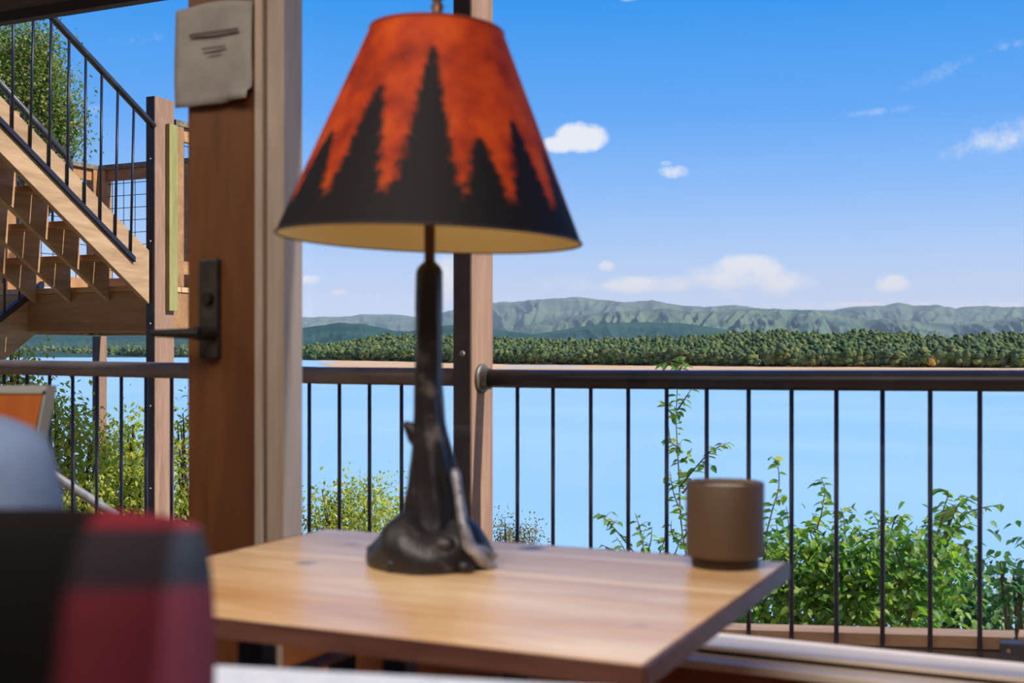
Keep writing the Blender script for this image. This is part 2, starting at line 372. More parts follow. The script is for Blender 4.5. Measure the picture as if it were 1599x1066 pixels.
land = np_mesh('far_shore_land', V, Fc, M_wood_floor, smooth=True); tag(land, kind='structure')

def forest_mat(name, cols):
    m, t = new_mat(name); b = N(t, 'ShaderNodeBsdfPrincipled', Roughness=.9); b.inputs['Specular IOR Level'].default_value = .1
    g = N(t, 'ShaderNodeNewGeometry'); oi = N(t, 'ShaderNodeObjectInfo')
    r = math_n(t, 'FRACT', math_n(t, 'ADD', g.outputs['Random Per Island'], oi.outputs['Random']))
    c = ramp(t, r, [(i/max(1, len(cols)-1), k) for i, k in enumerate(cols)]); L(t, c, b.inputs['Base Color'])
    o = N(t, 'ShaderNodeOutputMaterial'); L(t, b.outputs[0], o.inputs[0]); return m
M_forest = forest_mat('forest_leaves', [(58, 78, 50), (104, 122, 68), (72, 96, 70), (136, 144, 80), (64, 88, 58), (112, 126, 84), (54, 78, 62), (126, 132, 80), (84, 108, 66), (70, 84, 56), (120, 124, 76)])
M_autumn = forest_mat('autumn_leaves', [(176, 112, 84), (150, 104, 84)])
M_yellow = forest_mat('yellow_leaves', [(206, 170, 84), (196, 160, 90)])
def crown_mesh(seed, pine=False):
    r = random.Random(seed); mb = MB()
    lumps = [(0, 0, .86, .15), (0, 0, .62, .22), (0, 0, .38, .27)] if pine else [(0, 0, .80, .20), (.14, .05, .60, .22), (-.15, .08, .64, .21), (.05, -.16, .50, .24), (-.08, .1, .36, .26), (.12, -.02, .32, .22)]
    for (x, y, z, R_) in lumps:
        bm = bmesh.new(); bmesh.ops.create_icosphere(bm, subdivisions=1, radius=R_)
        jx, jy, jz = r.uniform(-.05, .05), r.uniform(-.05, .05), r.uniform(-.04, .04)
        for v in bm.verts: v.co = Vector((x+jx, y+jy, z+jz))+Vector((v.co.x, v.co.y, v.co.z*(.85 if not pine else 1.1)))*r.uniform(.8, 1.2)
        mb.add([tuple(v.co) for v in bm.verts], [tuple(v.index for v in f.verts) for f in bm.faces]); bm.free()
    mb.tube([(0, 0, -.05), (0, 0, .4)], [.022, .016], 5)
    return np.array(mb.v), mb.f
protos = [crown_mesh(s, s == 0) for s in range(6)]
tree_meshes = []
for i, (pv, pf) in enumerate(protos):
    me = bpy.data.meshes.new('tree'); me.from_pydata([tuple(x) for x in pv], [], pf); me.materials.append(M_forest); tree_meshes.append(me)
tri_protos = []
for pv, pf in protos:
    tf = []
    for f in pf:
        for k in range(1, len(f)-1): tf.append((f[0], f[k], f[k+1]))
    tri_protos.append((pv, np.array(tf)))
trees = []
for row in range(20):
    s = row/19; u = -60.0 if row else -60.0
    while u < 1660:
        uu = u+random.uniform(-3, 3); ss = min(1, max(0, s+random.uniform(-.03, .03)))
        d, z = terrain_h(uu, ss); th = shore_tree_h(uu)*random.choice((.6, .8, .9, 1.0, 1.1, 1.3))*random.uniform(.9, 1.1)*(1.25 if row < 2 else 1.0)
        wpx = th*.5*F/d
        x, y = ground_pt(uu, d)
        behind = 300 < uu < 462
        if not behind: trees.append((row, uu, x, y, z, th, random.uniform(.8, 2.0)))
        u += max(2.6, wpx*(.45 if row else .36))
front = [q for q in trees if q[0] == 0 and q[1] > 470][:0]
cand = sorted([q for q in trees if q[1] > 474 and q[0] <= 3], key=lambda q: (q[0], -q[1]))
ZONES = [(710, 'left of central post'), (865, 'just right of central post'), (1040, 'left of tall sapling'), (1170, 'right of tall sapling'),
         (1310, 'right of candle holder'), (1455, 'left of yellow tree'), (9999, 'right of yellow tree')]
front = cand[:296]; fs_ = set(id(q) for q in front)
for q in front:
    o = bpy.data.objects.new('shore_tree', random.choice(tree_meshes)); C.objects.link(o)
    o.location = (q[2], q[3], q[4]); o.scale = (q[5]*q[6]*.62, q[5]*q[6]*.62, q[5]); o.rotation_euler.z = random.uniform(0, 6)
    zn = next(z for z in ZONES if q[1] < z[0])[1]
    tag(o, 'green tree at the front of the far shore wood, '+zn, 'tree', 'shore trees '+zn)
Vs, Fs, off = [], [], 0
for q in trees:
    if id(q) in fs_: continue
    pv, pf = random.choice(tri_protos); a = random.uniform(0, 6); c, s_ = math.cos(a), math.sin(a); k = q[5]*q[6]*.62
    P = np.stack([(pv[:, 0]*c-pv[:, 1]*s_)*k+q[2], (pv[:, 0]*s_+pv[:, 1]*c)*k+q[3], pv[:, 2]*q[5]+q[4]], 1)
    Vs.append(P); Fs.append(pf+off); off += len(P)
fo = np_mesh('forest', np.concatenate(Vs), np.concatenate(Fs), M_forest); tag(fo, 'dense green forest covering the low hills behind the far shore', 'forest', kind='stuff')
for (u, v, mat, lab, hgt) in [(1008, 571, M_autumn, 'rust-coloured autumn tree at the far shore, left of the tall sapling', 15), (1455, 574.5, M_yellow, 'yellow autumn tree on the far shore toward the right', 16)]:
    me = tree_meshes[2].copy(); me.materials.clear(); me.materials.append(mat)
    o = bpy.data.objects.new('autumn_tree', me); C.objects.link(o); d = HW*F/(v-V0)*.985; x, y = ground_pt(u, d)
    o.location = (x, y, H_LAKE+.4); o.scale = (hgt*.9, hgt*.9, hgt); tag(o, lab, 'tree')

# radio mast beyond the wood
d = 3000; x, y = ground_pt(888, d); zt = EYE+(V0-507)/F*d; mb = MB()
for a in range(3):
    q = a*2*PI/3; mb.tube([(x+1.3*math.cos(q), y+1.3*math.sin(q), -10), (x+.5*math.cos(q), y+.5*math.sin(q), zt)], .35, 4)
for k in range(14): mb.box(x-1.2, x+1.2, y-1.2, y+1.2, -8+k*6, -7.5+k*6)
o = mb.build('radio_mast', principled('mast_grey', (110, 120, 130), .7)); tag(o, 'thin grey radio mast rising above the far wood before the mountains', 'mast')

# ---- mountains
M_mtn = principled('mountain_forest', (56, 92, 78), .95, spec=.1, noise=((112, 128, 98), .0022, 6))
M_mtn2 = principled('mountain_forest_dark', (40, 78, 72), .95, spec=.1, noise=((62, 98, 84), .003, 6))
def ridge(name, prof, D0, depth, u0, u1, foot_v, spur, sf, mat, seed, label, rough=.12):
    nu = int((u1-u0)/2.2); nz_ = 46
    U = np.linspace(u0, u1, nu); Sx = np.linspace(0, 1, nz_)          # s = 0 crest, 1 foot (nearer to us)
    vt = interp(prof, U)
    UU, SS = np.meshgrid(U, Sx, indexing='ij'); VT = np.repeat(vt[:, None], nz_, 1)
    k = (UU-799.5)/F; Dd = D0-depth*SS
    zc = (V0-VT)/F*D0
    warp = (fbm(UU*.014+seed, SS*1.6, 3, seed)-.45)*130*(.3+SS)+55*SS*np.sin(UU*.011+seed)
    r1 = 1-np.abs(2*vnoise((UU+warp)*sf, SS*.7+seed, seed+11)-1)
    r2 = 1-np.abs(2*vnoise((UU+warp*1.6)*sf*2.3, SS*2.0+seed, seed+12)-1)
    r3 = fbm(UU*sf*5, SS*9, 3, seed+13)
    fall = (1-SS)**1.15
    amp = np.sin(PI*np.clip(SS*1.0, 0, 1))**.8
    z = zc*(fall*(1-.05*r2*SS)+amp*spur*(r1-.55)+amp*spur*.45*(r2-.5)+amp*rough*(r3-.45))
    z = z+zc*.035*(fbm(UU*.12, SS*3, 4, seed+30)-.47)*(1-SS)
    zf = (V0-foot_v)/F*D0
    z = np.maximum(z, 0)+zf*(SS)*.0
    x = (-SN+k*CS)*Dd; y = (CS+k*SN)*Dd
    V = np.stack([x, y, z+EYE-18*SS], -1).reshape(-1, 3)
    ii, jj = np.meshgrid(np.arange(nu-1), np.arange(nz_-1), indexing='ij'); a = (ii*nz_+jj).ravel()
    Fq = np.stack([a, a+nz_, a+nz_+1, a+1], 1)
    o = np_mesh(name, V, Fq, mat, smooth=True); return tag(o, label, 'mountain')
P1 = [(-900, 500), (-200, 505), (100, 500), (300, 498), (480, 495), (545, 494), (565, 490), (620, 491), (650, 495), (690, 488), (740, 477), (770, 472), (800, 471), (850, 467), (902, 463), (930, 467), (975, 471), (1022, 469), (1055, 476),
      (1100, 479), (1150, 476), (1180, 481), (1240, 485), (1300, 484), (1335, 478), (1380, 477), (1402, 472), (1425, 477), (1462, 476), (1490, 481), (1530, 477), (1570, 479), (1599, 479), (1800, 470), (2500, 485)]
ridge('mountain_range', P1, 17000, 5200, -300, 2000, 540, .30, .030, M_mtn, 3, 'highest blue-green mountain range along the whole horizon')
P2 = [(760, 530), (820, 508), (880, 494), (950, 487), (1000, 484), (1040, 482), (1090, 487), (1140, 484), (1180, 481), (1230, 483), (1275, 484), (1310, 492), (1350, 500), (1400, 496), (1440, 503), (1500, 507), (1540, 502), (1599, 494), (1800, 490)]
ridge('mountain_spurs', P2, 12500, 3600, 760, 1800, 540, .36, .045, M_mtn, 8, 'sunlit ribbed mountain ridge below the highest range, right of the lamp')
P3 = [(800, 540), (830, 522), (870, 516), (905, 510), (950, 504), (1000, 503), (1060, 504), (1090, 508), (1130, 514), (1170, 519), (1230, 524), (1300, 530), (1340, 545)]
ridge('low_ridge', P3, 7600, 1800, 800, 1340, 545, .10, .03, M_mtn2, 14, 'low dark blue-green ridge before the mountains, above the wood at centre right')
P4 = [(-400, 525), (-100, 520), (60, 519), (200, 523), (300, 520), (420, 515), (480, 511), (530, 503.5), (570, 506), (620, 517), (640, 517), (680, 509), (720, 507), (760, 514), (820, 520), (860, 527), (900, 545)]
ridge('rounded_hill', P4, 6600, 1500, -400, 900, 545, .06, .03, M_mtn2, 21, 'rounded dark teal hill behind the far shore, left of the lamp stem')

# ---- haze lying over the far country (real scattering volume around the mountains)
m, t = new_mat('haze_volume'); vs_ = N(t, 'ShaderNodeVolumeScatter', Density=.00004, Anisotropy=.0); vs_.inputs['Color'].default_value = (.82, .93, 1, 1)
o_ = N(t, 'ShaderNodeOutputMaterial'); L(t, vs_.outputs[0], o_.inputs['Volume'])
Mr = Matrix.Rotation(YAW, 4, 'Z')
hz = MB().box(-16000, 16000, 4300, 19500, -60, 860, Mr).build('haze', m); tag(hz, 'pale blue haze lying over the mountains beyond the lake', 'haze', kind='stuff')
# ================================================================== HOUSE SHELL
YW = 1.60; X0, X1, Y0, ZC = -4.2, 3.0, -3.2, 2.55
def struct(o): return tag(o, kind='structure')
struct(MB().box(X0-.15, X1+.15, Y0-.15, YW+.12, -.12, 0).build('floor', M_floor))
struct(MB().box(X0-.15, X1+.15, Y0-.15, YW+.12, ZC, ZC+.15).build('ceiling', M_ceil))
struct(MB().box(X0-.15, X0, Y0-.15, YW+.12, 0, ZC).build('wall_left', M_wall))
struct(MB().box(X1, X1+.15, Y0-.15, YW+.12, 0, ZC).build('wall_right', M_wall))
struct(MB().box(X0, X1, Y0-.15, Y0, 0, ZC).build('wall_back', M_wall))
DX0, DX1 = -2.22, -1.203          # door leaf
WX0, WX1 = -1.115, 1.10           # picture window glass
def sx(u, y=YW): return PY(u, 500, y).x
wf = thing('wall_front', (0, YW, 0), kind='structure')
MB().box(X0, DX0-.09, YW, YW+.12, 0, ZC).build('wall_panel', M_wall, wf)
MB().box(WX1+.08, X1, YW, YW+.12, 0, ZC).build('wall_panel', M_wall, wf)
MB().box(DX0-.09, WX1+.08, YW, YW+.12, 2.30, ZC).build('header', M_frame_brown, wf)
for k in range(5):
    MB().box(-1.12, WX1+.08, YW-.012+.004*(k % 2), YW+.10, .02+k*.122, .136+k*.122).build('plank', M_panel, wf, bevel=.003)
# the upper storey above the room
MB().box(-9, 7, YW+.0, YW+.12, ZC+.15, 6.4).build('upper_wall', M_frame_brown, wf)
MB().box(-9, X0-.15, YW, YW+.12, -1.5, ZC+.15).build('outer_wall', M_frame_brown, wf)
MB().box(X1+.15, 7, YW, YW+.12, -1.5, ZC+.15).build('outer_wall', M_frame_brown, wf)
# window frame
win = thing('window_1', (0, YW, .6), kind='structure')
zs = .66
xa, xb = sx(470), WX1
MB().box(-1.10, WX1+.05, YW-.012, YW+.070, .653, .659).build('sash_rail', M_sill, win, bevel=.002)
MB().box(-1.10, WX1+.05, YW-.006, YW+.070, .60, .6525).build('sash_gap', M_frame_dark, win)  # dark box stands in for the shadow in the groove below the sash
MB().box(-1.12, WX1+.05, YW-.052, YW-.007, .636, .648).build('sill', M_sill, win, bevel=.003)
MB().box(-1.12, WX1+.05, YW-.040, YW-.002, zs-.12, .6355).build('apron', M_sillb, win, bevel=.003)
MB().box(-1.12, WX1+.05, YW-.01, YW+.075, 2.24, 2.30).build('head_rail', M_frame_light, win, bevel=.004)
MB().box(WX1, WX1+.08, YW-.01, YW+.075, 0, 2.30).build('jamb', M_frame_brown, win, bevel=.004)
def glass(x0, x1, y, z0, z1, par): return MB().add([(x0, y, z0), (x1, y, z0), (x1, y, z1), (x0, y, z1)], [(0, 1, 2, 3)]).build('pane', M_glass, par)
glass(-1.125, WX1+.01, YW+.046, zs-.02, 2.26, win)
# strips of the mullion between door and window, left to right
for (ua, ub, y0, y1, mat, nm) in [(397, 409, -.018, .02, M_frame_light, 'stop_strip'), (409, 416, .0, .03, M_frame_dark, 'shadow_gap'), (416, 443, -.012, .04, M_frame_light, 'mullion'),
                                  (440, 443.5, .0, .021, M_frame_dark, 'shadow_gap'), (438, 443.5, .0215, .048, M_frame_brown, 'window_jamb')]:
    MB().box(sx(ua, YW+min(y0, 0)), sx(ub, YW+min(y0, 0)), YW+y0, YW+y1, .0, 2.30).build(nm, mat, win, bevel=.0025)
MB().box(sx(400), sx(438), YW+.02, YW+.05, 0, 2.3).build('mullion_core', M_frame_dark, win)
# door
dr = thing('door_1', (0, YW, 0), kind='structure')
xs0 = sx(293, YW-.01)
MB().box(xs0, sx(399, YW-.01), YW-.01, YW+.035, .0, 2.28).build('stile', M_stile, dr, bevel=.003)
MB().box(DX0, DX0+.14, YW-.01, YW+.035, .0, 2.28).build('stile', M_stile, dr, bevel=.003)
MB().box(DX0+.14, xs0, YW-.01, YW+.035, .0, .28).build('bottom_rail', M_stile, dr, bevel=.003)
MB().box(DX0+.14, xs0, YW-.01, YW+.035, 2.14, 2.28).build('top_rail', M_stile, dr, bevel=.003)
glass(DX0+.13, xs0+.005, YW+.012, .27, 2.15, dr)
MB().box(DX0-.09, DX0, YW-.012, YW+.06, 0, 2.30).build('door_jamb', M_frame_light, dr)
yp = YW-.012
pa, pb = PY(317, 405, yp), PY(345, 560, yp)
pl = MB().box(pa.x, pb.x, yp-.012, yp+.004, pb.z, pa.z).build('handle_plate', M_handle, dr, bevel=.004); pl['label'] = 'tall dark bronze handle plate'
kc = PY(327, 466, yp-.012)
mb = MB(); mb.tube([(kc.x, kc.y+.002, kc.z), (kc.x, kc.y-.010, kc.z)], [.010, .009], 16); mb.build('thumb_turn', M_black, pl)
lc = PY(332, 521, yp-.012); le = PY(236, 520, yp-.05)
mb = MB(); mb.tube([(lc.x, lc.y, lc.z), (lc.x, lc.y-.04, lc.z)], .011, 14)
mb.tube([(lc.x+.008, lc.y-.04, lc.z), (lc.x-.03, lc.y-.042, lc.z), (le.x, yp-.046, le.z)], [.009, .008, .006], 12); mb.build('lever', M_black, pl, smooth=False)
# paper notice taped on the stile
yn = YW-.0125
pn = thing('paper_notice', PY(338, 160, yn), 'creased grey paper notice taped to the top of the wooden door stile', 'notice')
c0, c1 = PY(280, 20, yn), PY(397, 158, yn)
n = 14; vs = []; fs = []
for j in range(n+1):
    for i in range(n+1):
        a, b = i/n, j/n
        x = c0.x+(c1.x-c0.x)*a; z = c0.z+(c1.z-c0.z)*b+.008*(1-b)*math.sin(PI*a)+(.002 if a > .7 and b > .9 else 0)
        y = yn-.004-.006*abs(math.sin(4*a+3*b))*b-(.012 if a > .75 and b > .88 else 0)-(.004 if a < .12 else 0)
        vs.append((x, y, z))
for j in range(n):
    for i in range(n): fs.append((j*(n+1)+i, j*(n+1)+i+1, (j+1)*(n+1)+i+1, (j+1)*(n+1)+i))
sh = MB().add(vs, fs).build('sheet', M_paper, pn, smooth=True); md = sh.modifiers.new('thick', 'SOLIDIFY'); md.thickness = .0012
mb = MB()
for (ua, ub, vv, hh) in [(296, 372, 56, 5), (316, 352, 77, 3), (322, 345, 84, 2)]:
    a_, b_ = PY(ua, vv, yn-.012), PY(ub, vv, yn-.012); mb.box(a_.x, b_.x, yn-.0135, yn-.0125, a_.z-hh*.0005, a_.z+hh*.0005)
mb.build('faded_print', M_ink, pn)

# ================================================================== TABLE
ZT = EYE-.25
TX0, TX1, TY0, TY1 = -.975, -.318, .931, 1.462
tb = thing('side_table', ((TX0+TX1)/2, (TY0+TY1)/2, 0), 'square side table with glossy knotty wood top, holding lamp and candle holder', 'table')
nb = 5; wy = (TY1-TY0)/nb
for k in range(nb):
    MB().box(TX0+.0015, TX1-.0015, TY0+k*wy+.0004, TY0+(k+1)*wy-.0004, ZT-.016, ZT).build('top_board', M_table, tb, bevel=.0012)
mb = MB()
mb.box(TX0-.002, TX1+.002, TY0-.004, TY0, ZT-.019, ZT-.0008); mb.box(TX0-.002, TX1+.002, TY1, TY1+.004, ZT-.019, ZT-.0008)
mb.box(TX0-.004, TX0, TY0, TY1, ZT-.019, ZT-.0008); mb.box(TX1, TX1+.004, TY0, TY1, ZT-.019, ZT-.0008)
mb.build('edge_band', M_edge, tb)
MB().box(TX0+.02, TX1-.02, TY0+.02, TY1-.02, ZT-.026, ZT-.017).build('underboard', M_edge, tb)
ly = TY0+.06
legs = [(sx(402, ly), ly, .014), (sx(625, ly), ly, .0125), (sx(812, ly), ly, .0125), (sx(992, ly)-.004, ly, .014), (TX0+.06, TY1-.05, .014), (-.54, TY1-.05, .014)]
for (x, y, r) in legs:
    MB().box(x-r, x+r, y-r, y+r, 0, ZT-.026).build('leg', M_blackmetal, tb, bevel=.002)
for (x, y, r), ln in ((legs[0], .10), (legs[2], .09)):
    mb = MB(); mb.tube([(x+.012, y+.005, ZT-.075), (x+ln+.02, y+.05, ZT-.03)], .006, 8); mb.build('brace', M_steel, tb)
for yy in (ly, TY1-.05):
    MB().box(TX0+.06, -.54, yy-.01, yy+.01, .12, .14).build('stretcher', M_blackmetal, tb)

# ================================================================== LAMP
LP = PT(671, 900, 1.444); lx, lyy = LP.x, LP.y
lamp = thing('table_lamp', (lx, lyy, ZT), 'table lamp with bark-like black trunk base and orange shade with dark pine silhouettes', 'lamp')
rgt = Vector((CS, SN, 0)); fw = Vector((-SN, CS, 0))
def lamp_m():
    m, t = new_mat('lamp_cast_bark'); b = N(t, 'ShaderNodeBsdfPrincipled', Roughness=.42); tc = N(t, 'ShaderNodeTexCoord')
    n1 = N(t, 'ShaderNodeTexNoise', Scale=26.0, Detail=5.0); L(t, tc.outputs['Object'], n1.inputs['Vector'])
    n2 = N(t, 'ShaderNodeTexNoise', Scale=60.0, Detail=5.0); mp = N(t, 'ShaderNodeMapping'); mp.inputs['Scale'].default_value = (1, 1, .3); L(t, tc.outputs['Object'], mp.inputs[0]); L(t, mp.outputs[0], n2.inputs['Vector'])
    c = ramp(t, n1.outputs[0], [(.42, (18, 17, 22)), (.62, (28, 26, 32)), (.76, (104, 96, 92))]); L(t, c, b.inputs['Base Color'])
    bp = N(t, 'ShaderNodeBump', Strength=.6, Distance=.004); L(t, n2.outputs[0], bp.inputs['Height']); L(t, bp.outputs[0], b.inputs['Normal'])
    o = N(t, 'ShaderNodeOutputMaterial'); L(t, b.outputs[0], o.inputs[0]); return m
M_lamp = lamp_m()
pxm = 1.444/F
def zl(v): return EYE+(V0-v)*pxm
# trunk: (v, centre u, radius px)
tp = [(408, 671, 9), (416, 671, 17), (424, 671, 20.5), (500, 670, 20.5), (600, 668, 21.5), (660, 670, 25), (700, 674, 31), (750, 678, 39), (790, 680, 47), (815, 679, 52), (835, 678, 58), (850, 676, 64)]
n = 40; vs = []; fs = []
for i in range(56):
    v = np.interp(i/55, [0, 1], [408, 852]); cu = np.interp(v, [a for a, _, _ in tp], [b for _, b, _ in tp]); rr = np.interp(v, [a for a, _, _ in tp], [c for _, _, c in tp])*pxm
    c = Vector((lx, lyy, zl(v)))+rgt*(cu-671)*pxm
    for k in range(n):
        q = 2*PI*k/n; ridge_ = 1+.05*math.sin(q*5+v*.012)+.04*math.sin(q*9-v*.03)+.05*(float(vnoise(np.array(q*3.0), np.array(v*.05), 4))-.5)
        vs.append(c+(rgt*math.cos(q)+fw*math.sin(q))*rr*ridge_)
for i in range(55):
    for k in range(n): fs.append((i*n+k, i*n+(k+1) % n, (i+1)*n+(k+1) % n, (i+1)*n+k))
fs.append(tuple(range(n)))
MB().add(vs, fs).build('trunk', M_lamp, lamp, smooth=True)
# rocky foot
prof = [(.001, 0), (.071, 0), (.0735, .006), (.073, .018), (.069, .030), (.060, .042), (.050, .050), (.034, .058), (.001, .064)]
vs = []; fs = []; n = 44
for i, (r, z) in enumerate(prof):
    for k in range(n):
        q = 2*PI*k/n; b_ = 1+(.0 if i < 1 else .09*math.sin(q*4+z*60)*(.4+z*12)+.07*(float(vnoise(np.array(q*2.4), np.array(z*90), 9))-.5)*(1 if i > 2 else .3))
        vs.append((lx+r*b_*math.cos(q), lyy+r*b_*math.sin(q), ZT+z*(1+.15*math.sin(q*3+1)*(z > .02))))
for i in range(len(prof)-1):
    for k in range(n): fs.append((i*n+k, i*n+(k+1) % n, (i+1)*n+(k+1) % n, (i+1)*n+k))
foot = MB().add(vs, fs).build('rocky_foot', M_lamp, lamp, smooth=True)
# branch stub on the left, silvery twig climbing on the right
def lp(u, v, f=0): return Vector((lx, lyy, zl(v)))+rgt*(u-671)*pxm+fw*f
MB().tube([lp(662, 690), lp(648, 676), lp(636, 664), lp(630, 660)], [.015, .012, .006, .003], 10).build('branch_stub', M_lamp, lamp, smooth=True)
M_twig = principled('silver_twig', (178, 178, 190), .35, metal=.3, noise=((60, 58, 62), 30, 3))
MB().tube([lp(768, 884, -.02), lp(752, 862, -.045), lp(734, 838, -.058), lp(724, 805, -.045), lp(718, 765, -.033), lp(713, 738, -.026), lp(712, 728, -.024)], [.007, .008, .0085, .006, .0055, .0065, .004], 10).build('twig', M_twig, lamp, smooth=True)
MB().tube([lp(741, 846, -.055), lp(756, 850, -.04), lp(774, 862, -.03)], [.006, .005, .004], 8).build('twig', M_twig, lamp, smooth=True)
for (u, v, r) in ((652, 846, .011), (700, 838, .012), (620, 868, .010), (728, 872, .012), (672, 872, .011)):
    c = lp(u, v, -.055); bmx = MB().lathe([(.0005, -r*.7), (r*.7, -r*.5), (r, 0), (r*.7, r*.5), (.0005, r*.7)], 12, c); bmx.build('pebble', M_lamp, foot, smooth=True)
M_neck = principled('lamp_neck', (84, 50, 40), .4, metal=.5)
mb = MB(); mb.tube([lp(671, 412), lp(671, 300)], .0065, 12); mb.tube([lp(671, 300), lp(671, 40)], .004, 8); mb.build('stem', M_neck, lamp)
mb = MB(); mb.lathe([(.006, 0), (.012, .004), (.013, .02), (.010, .045), (.001, .046)], 16, lp(671, 300)); sock = mb.build('bulb_socket', M_neck, lamp, smooth=True)
M_bulb = principled('bulb_glass', (240, 236, 226), .2)
MB().lathe([(.010, 0), (.013, .012), (.026, .038), (.030, .058), (.024, .078), (.010, .088), (.0005, .089)], 20, lp(671, 268)).build('bulb', M_bulb, sock, smooth=True)
# shade, tilted a touch to the right
def shade_mats():
    m, t = new_mat('shade_paint'); b = N(t, 'ShaderNodeBsdfPrincipled', Roughness=.45); at = N(t, 'ShaderNodeAttribute', attribute_name='paint')
    tc = N(t, 'ShaderNodeTexCoord'); n1 = N(t, 'ShaderNodeTexNoise', Scale=22.0, Detail=5.0); L(t, tc.outputs['Object'], n1.inputs['Vector'])
    c = ramp(t, n1.outputs[0], [(.3, (134, 36, 16)), (.5, (186, 64, 16)), (.68, (208, 86, 24))])
    mx = N(t, 'ShaderNodeMix', data_type='RGBA'); L(t, at.outputs['Fac'], mx.inputs[0]); L(t, c, mx.inputs[6]); mx.inputs[7].default_value = lin((24, 20, 25)); L(t, mx.outputs[2], b.inputs['Base Color'])
    b.inputs['Roughness'].default_value = .65; b.inputs['Specular IOR Level'].default_value = .25
    tr = N(t, 'ShaderNodeBsdfTranslucent'); L(t, mx.outputs[2], tr.inputs[0]); ms = N(t, 'ShaderNodeMixShader'); ms.inputs[0].default_value = .35
    L(t, b.outputs[0], ms.inputs[1]); L(t, tr.outputs[0], ms.inputs[2])
    o = N(t, 'ShaderNodeOutputMaterial'); L(t, ms.outputs[0], o.inputs[0])
    return m
ztop, zbot = zl(50), zl(374)
Rt, Rb = 104*pxm, 237*pxm
MT = Matrix.Translation(Vector((lx, lyy, zbot))) @ Matrix.Rotation(math.radians(2.0), 4, fw) @ Matrix.Translation(-Vector((lx, lyy, zbot)))
na, ns = 520, 150
th = np.linspace(0, 2*PI, na, endpoint=False); s = np.linspace(0, 1, ns)
TH, SS = np.meshgrid(th, s)
pine = [(2, .16, 12.5), (-27, .35, 12.5), (-53, .55, 13), (25, .59, 10.5), (47, .48, 10.5), (70, .58, 10), (-80, .45, 11), (-110, .25, 12), (-140, .45, 11), (170, .2, 12), (140, .5, 11), (112, .3, 12)]
deg = np.degrees(TH); deg = (deg+180) % 360-180
paint = np.clip((SS-.81+.05*(fbm(deg*.12+50, SS*2, 3, 2)-.5))/.07, 0, 1)
for (a0, tip, wd) in pine:
    dd = np.abs((deg-a0+180) % 360-180); q = np.clip((SS-tip)/(1-tip), 0, 1)
    tier = .8+.2*(1-((q*7.5+.25*vnoise(deg*.25+60, q*9, 5)) % 1))
    hw = wd*(q**.45)*(1+.45*q**3)*tier+(.3+1.0*q)*(q > 0)+2.2*(vnoise(deg*.6+80, SS*38, 7)-.5)*(q > .03)
    paint = np.maximum(paint, np.clip((hw-dd)/3.5+.4, 0, 1)*(SS > tip))
R = Rt+(Rb-Rt)*SS; Zs = ztop+(zbot-ztop)*SS
# theta 0 faces the camera
cx = lx+(rgt.x*np.sin(TH)-fw.x*np.cos(TH))*R; cy = lyy+(rgt.y*np.sin(TH)-fw.y*np.cos(TH))*R
V = np.stack([cx, cy, Zs], -1).reshape(-1, 3); V = np.array([tuple(MT@Vector(p)) for p in V])
ii, jj = np.meshgrid(np.arange(ns-1), np.arange(na), indexing='ij'); a = (ii*na+jj).ravel(); b = (ii*na+(jj+1) % na).ravel()
sho = np_mesh('lamp_shade', V, np.stack([a, a+na, b+na, b], 1), shade_mats(), smooth=True, parent=lamp); sho['label'] = 'orange-red shade with a row of dark pine silhouettes'
att = sho.data.attributes.new('paint', 'FLOAT', 'POINT'); att.data.foreach_set('value', paint.ravel().astype(np.float32))
M_cream = principled('shade_lining', (244, 226, 160), .8)
mb = MB(); mb.lathe([(Rt-.0015, ztop-zbot), (Rb-.0015, 0)], 96, (lx, lyy, zbot)); mb.v = [tuple(MT@Vector(p)) for p in mb.v]; mb.build('shade_lining', M_cream, lamp, smooth=True)
M_trimd = principled('shade_trim', (30, 24, 28), .6)
for (rr, zz, mt, nm) in ((Rb, zbot, M_trimd, 'shade_rim'), (Rt, ztop, principled('shade_trim_red', (120, 40, 22), .6), 'shade_rim')):
    pts = [MT@Vector((lx+rr*math.cos(q), lyy+rr*math.sin(q), zz)) for q in np.linspace(0, 2*PI, 73)]; MB().tube(pts, .0016, 6).build(nm, mt, lamp, smooth=True)
mb = MB()
for q in (0, 2*PI/3, 4*PI/3): mb.tube([MT@Vector((lx, lyy, ztop-.004)), MT@Vector((lx+Rt*math.cos(q), lyy+Rt*math.sin(q), ztop))], .0018, 6)
mb.build('shade_spider', M_neck, lamp)
M_fin = principled('finial_metal', (96, 66, 44), .4, metal=.6)
mb = MB(); mb.lathe([(.001, -.004), (.016, -.002), (.013, .006), (.006, .012), (.008, .018), (.005, .024), (.011, .034), (.013, .046), (.009, .058), (.001, .064)], 20, MT@Vector((lx, lyy, ztop+.012))); mb.build('finial', M_fin, lamp, smooth=True)

# candle holder at the back right corner
CU = PT(1132, 880, 1.435); cz = ZT
cup = thing('candle_holder', (CU.x, CU.y, cz), 'plain brown cylindrical candle holder at the right corner of the side table', 'candle holder')
M_cup = principled('cup_brown', (92, 72, 54), .55, noise=((80, 60, 44), 6, 3)); M_cupd = principled('cup_base_dark', (44, 26, 18), .6)
r = 60.5*1.435/F; h = EYE+(V0-752)*1.435/F-cz
MB().lathe([(r-.006, .012), (r-.001, .0125), (r, .016), (r, h-.002), (r-.001, h), (r-.0035, h), (r-.004, h-.004), (r-.004, .03), (.0005, .03)], 48, (CU.x, CU.y, cz)).build('body', M_cup, cup, smooth=False)
for o in [cup.children[0]]: o.data.shade_smooth()
MB().lathe([(.0005, 0), (r-.007, 0), (r-.006, .0125), (.0005, .0125)], 40, (CU.x, CU.y, cz)).build('base', M_cupd, cup)
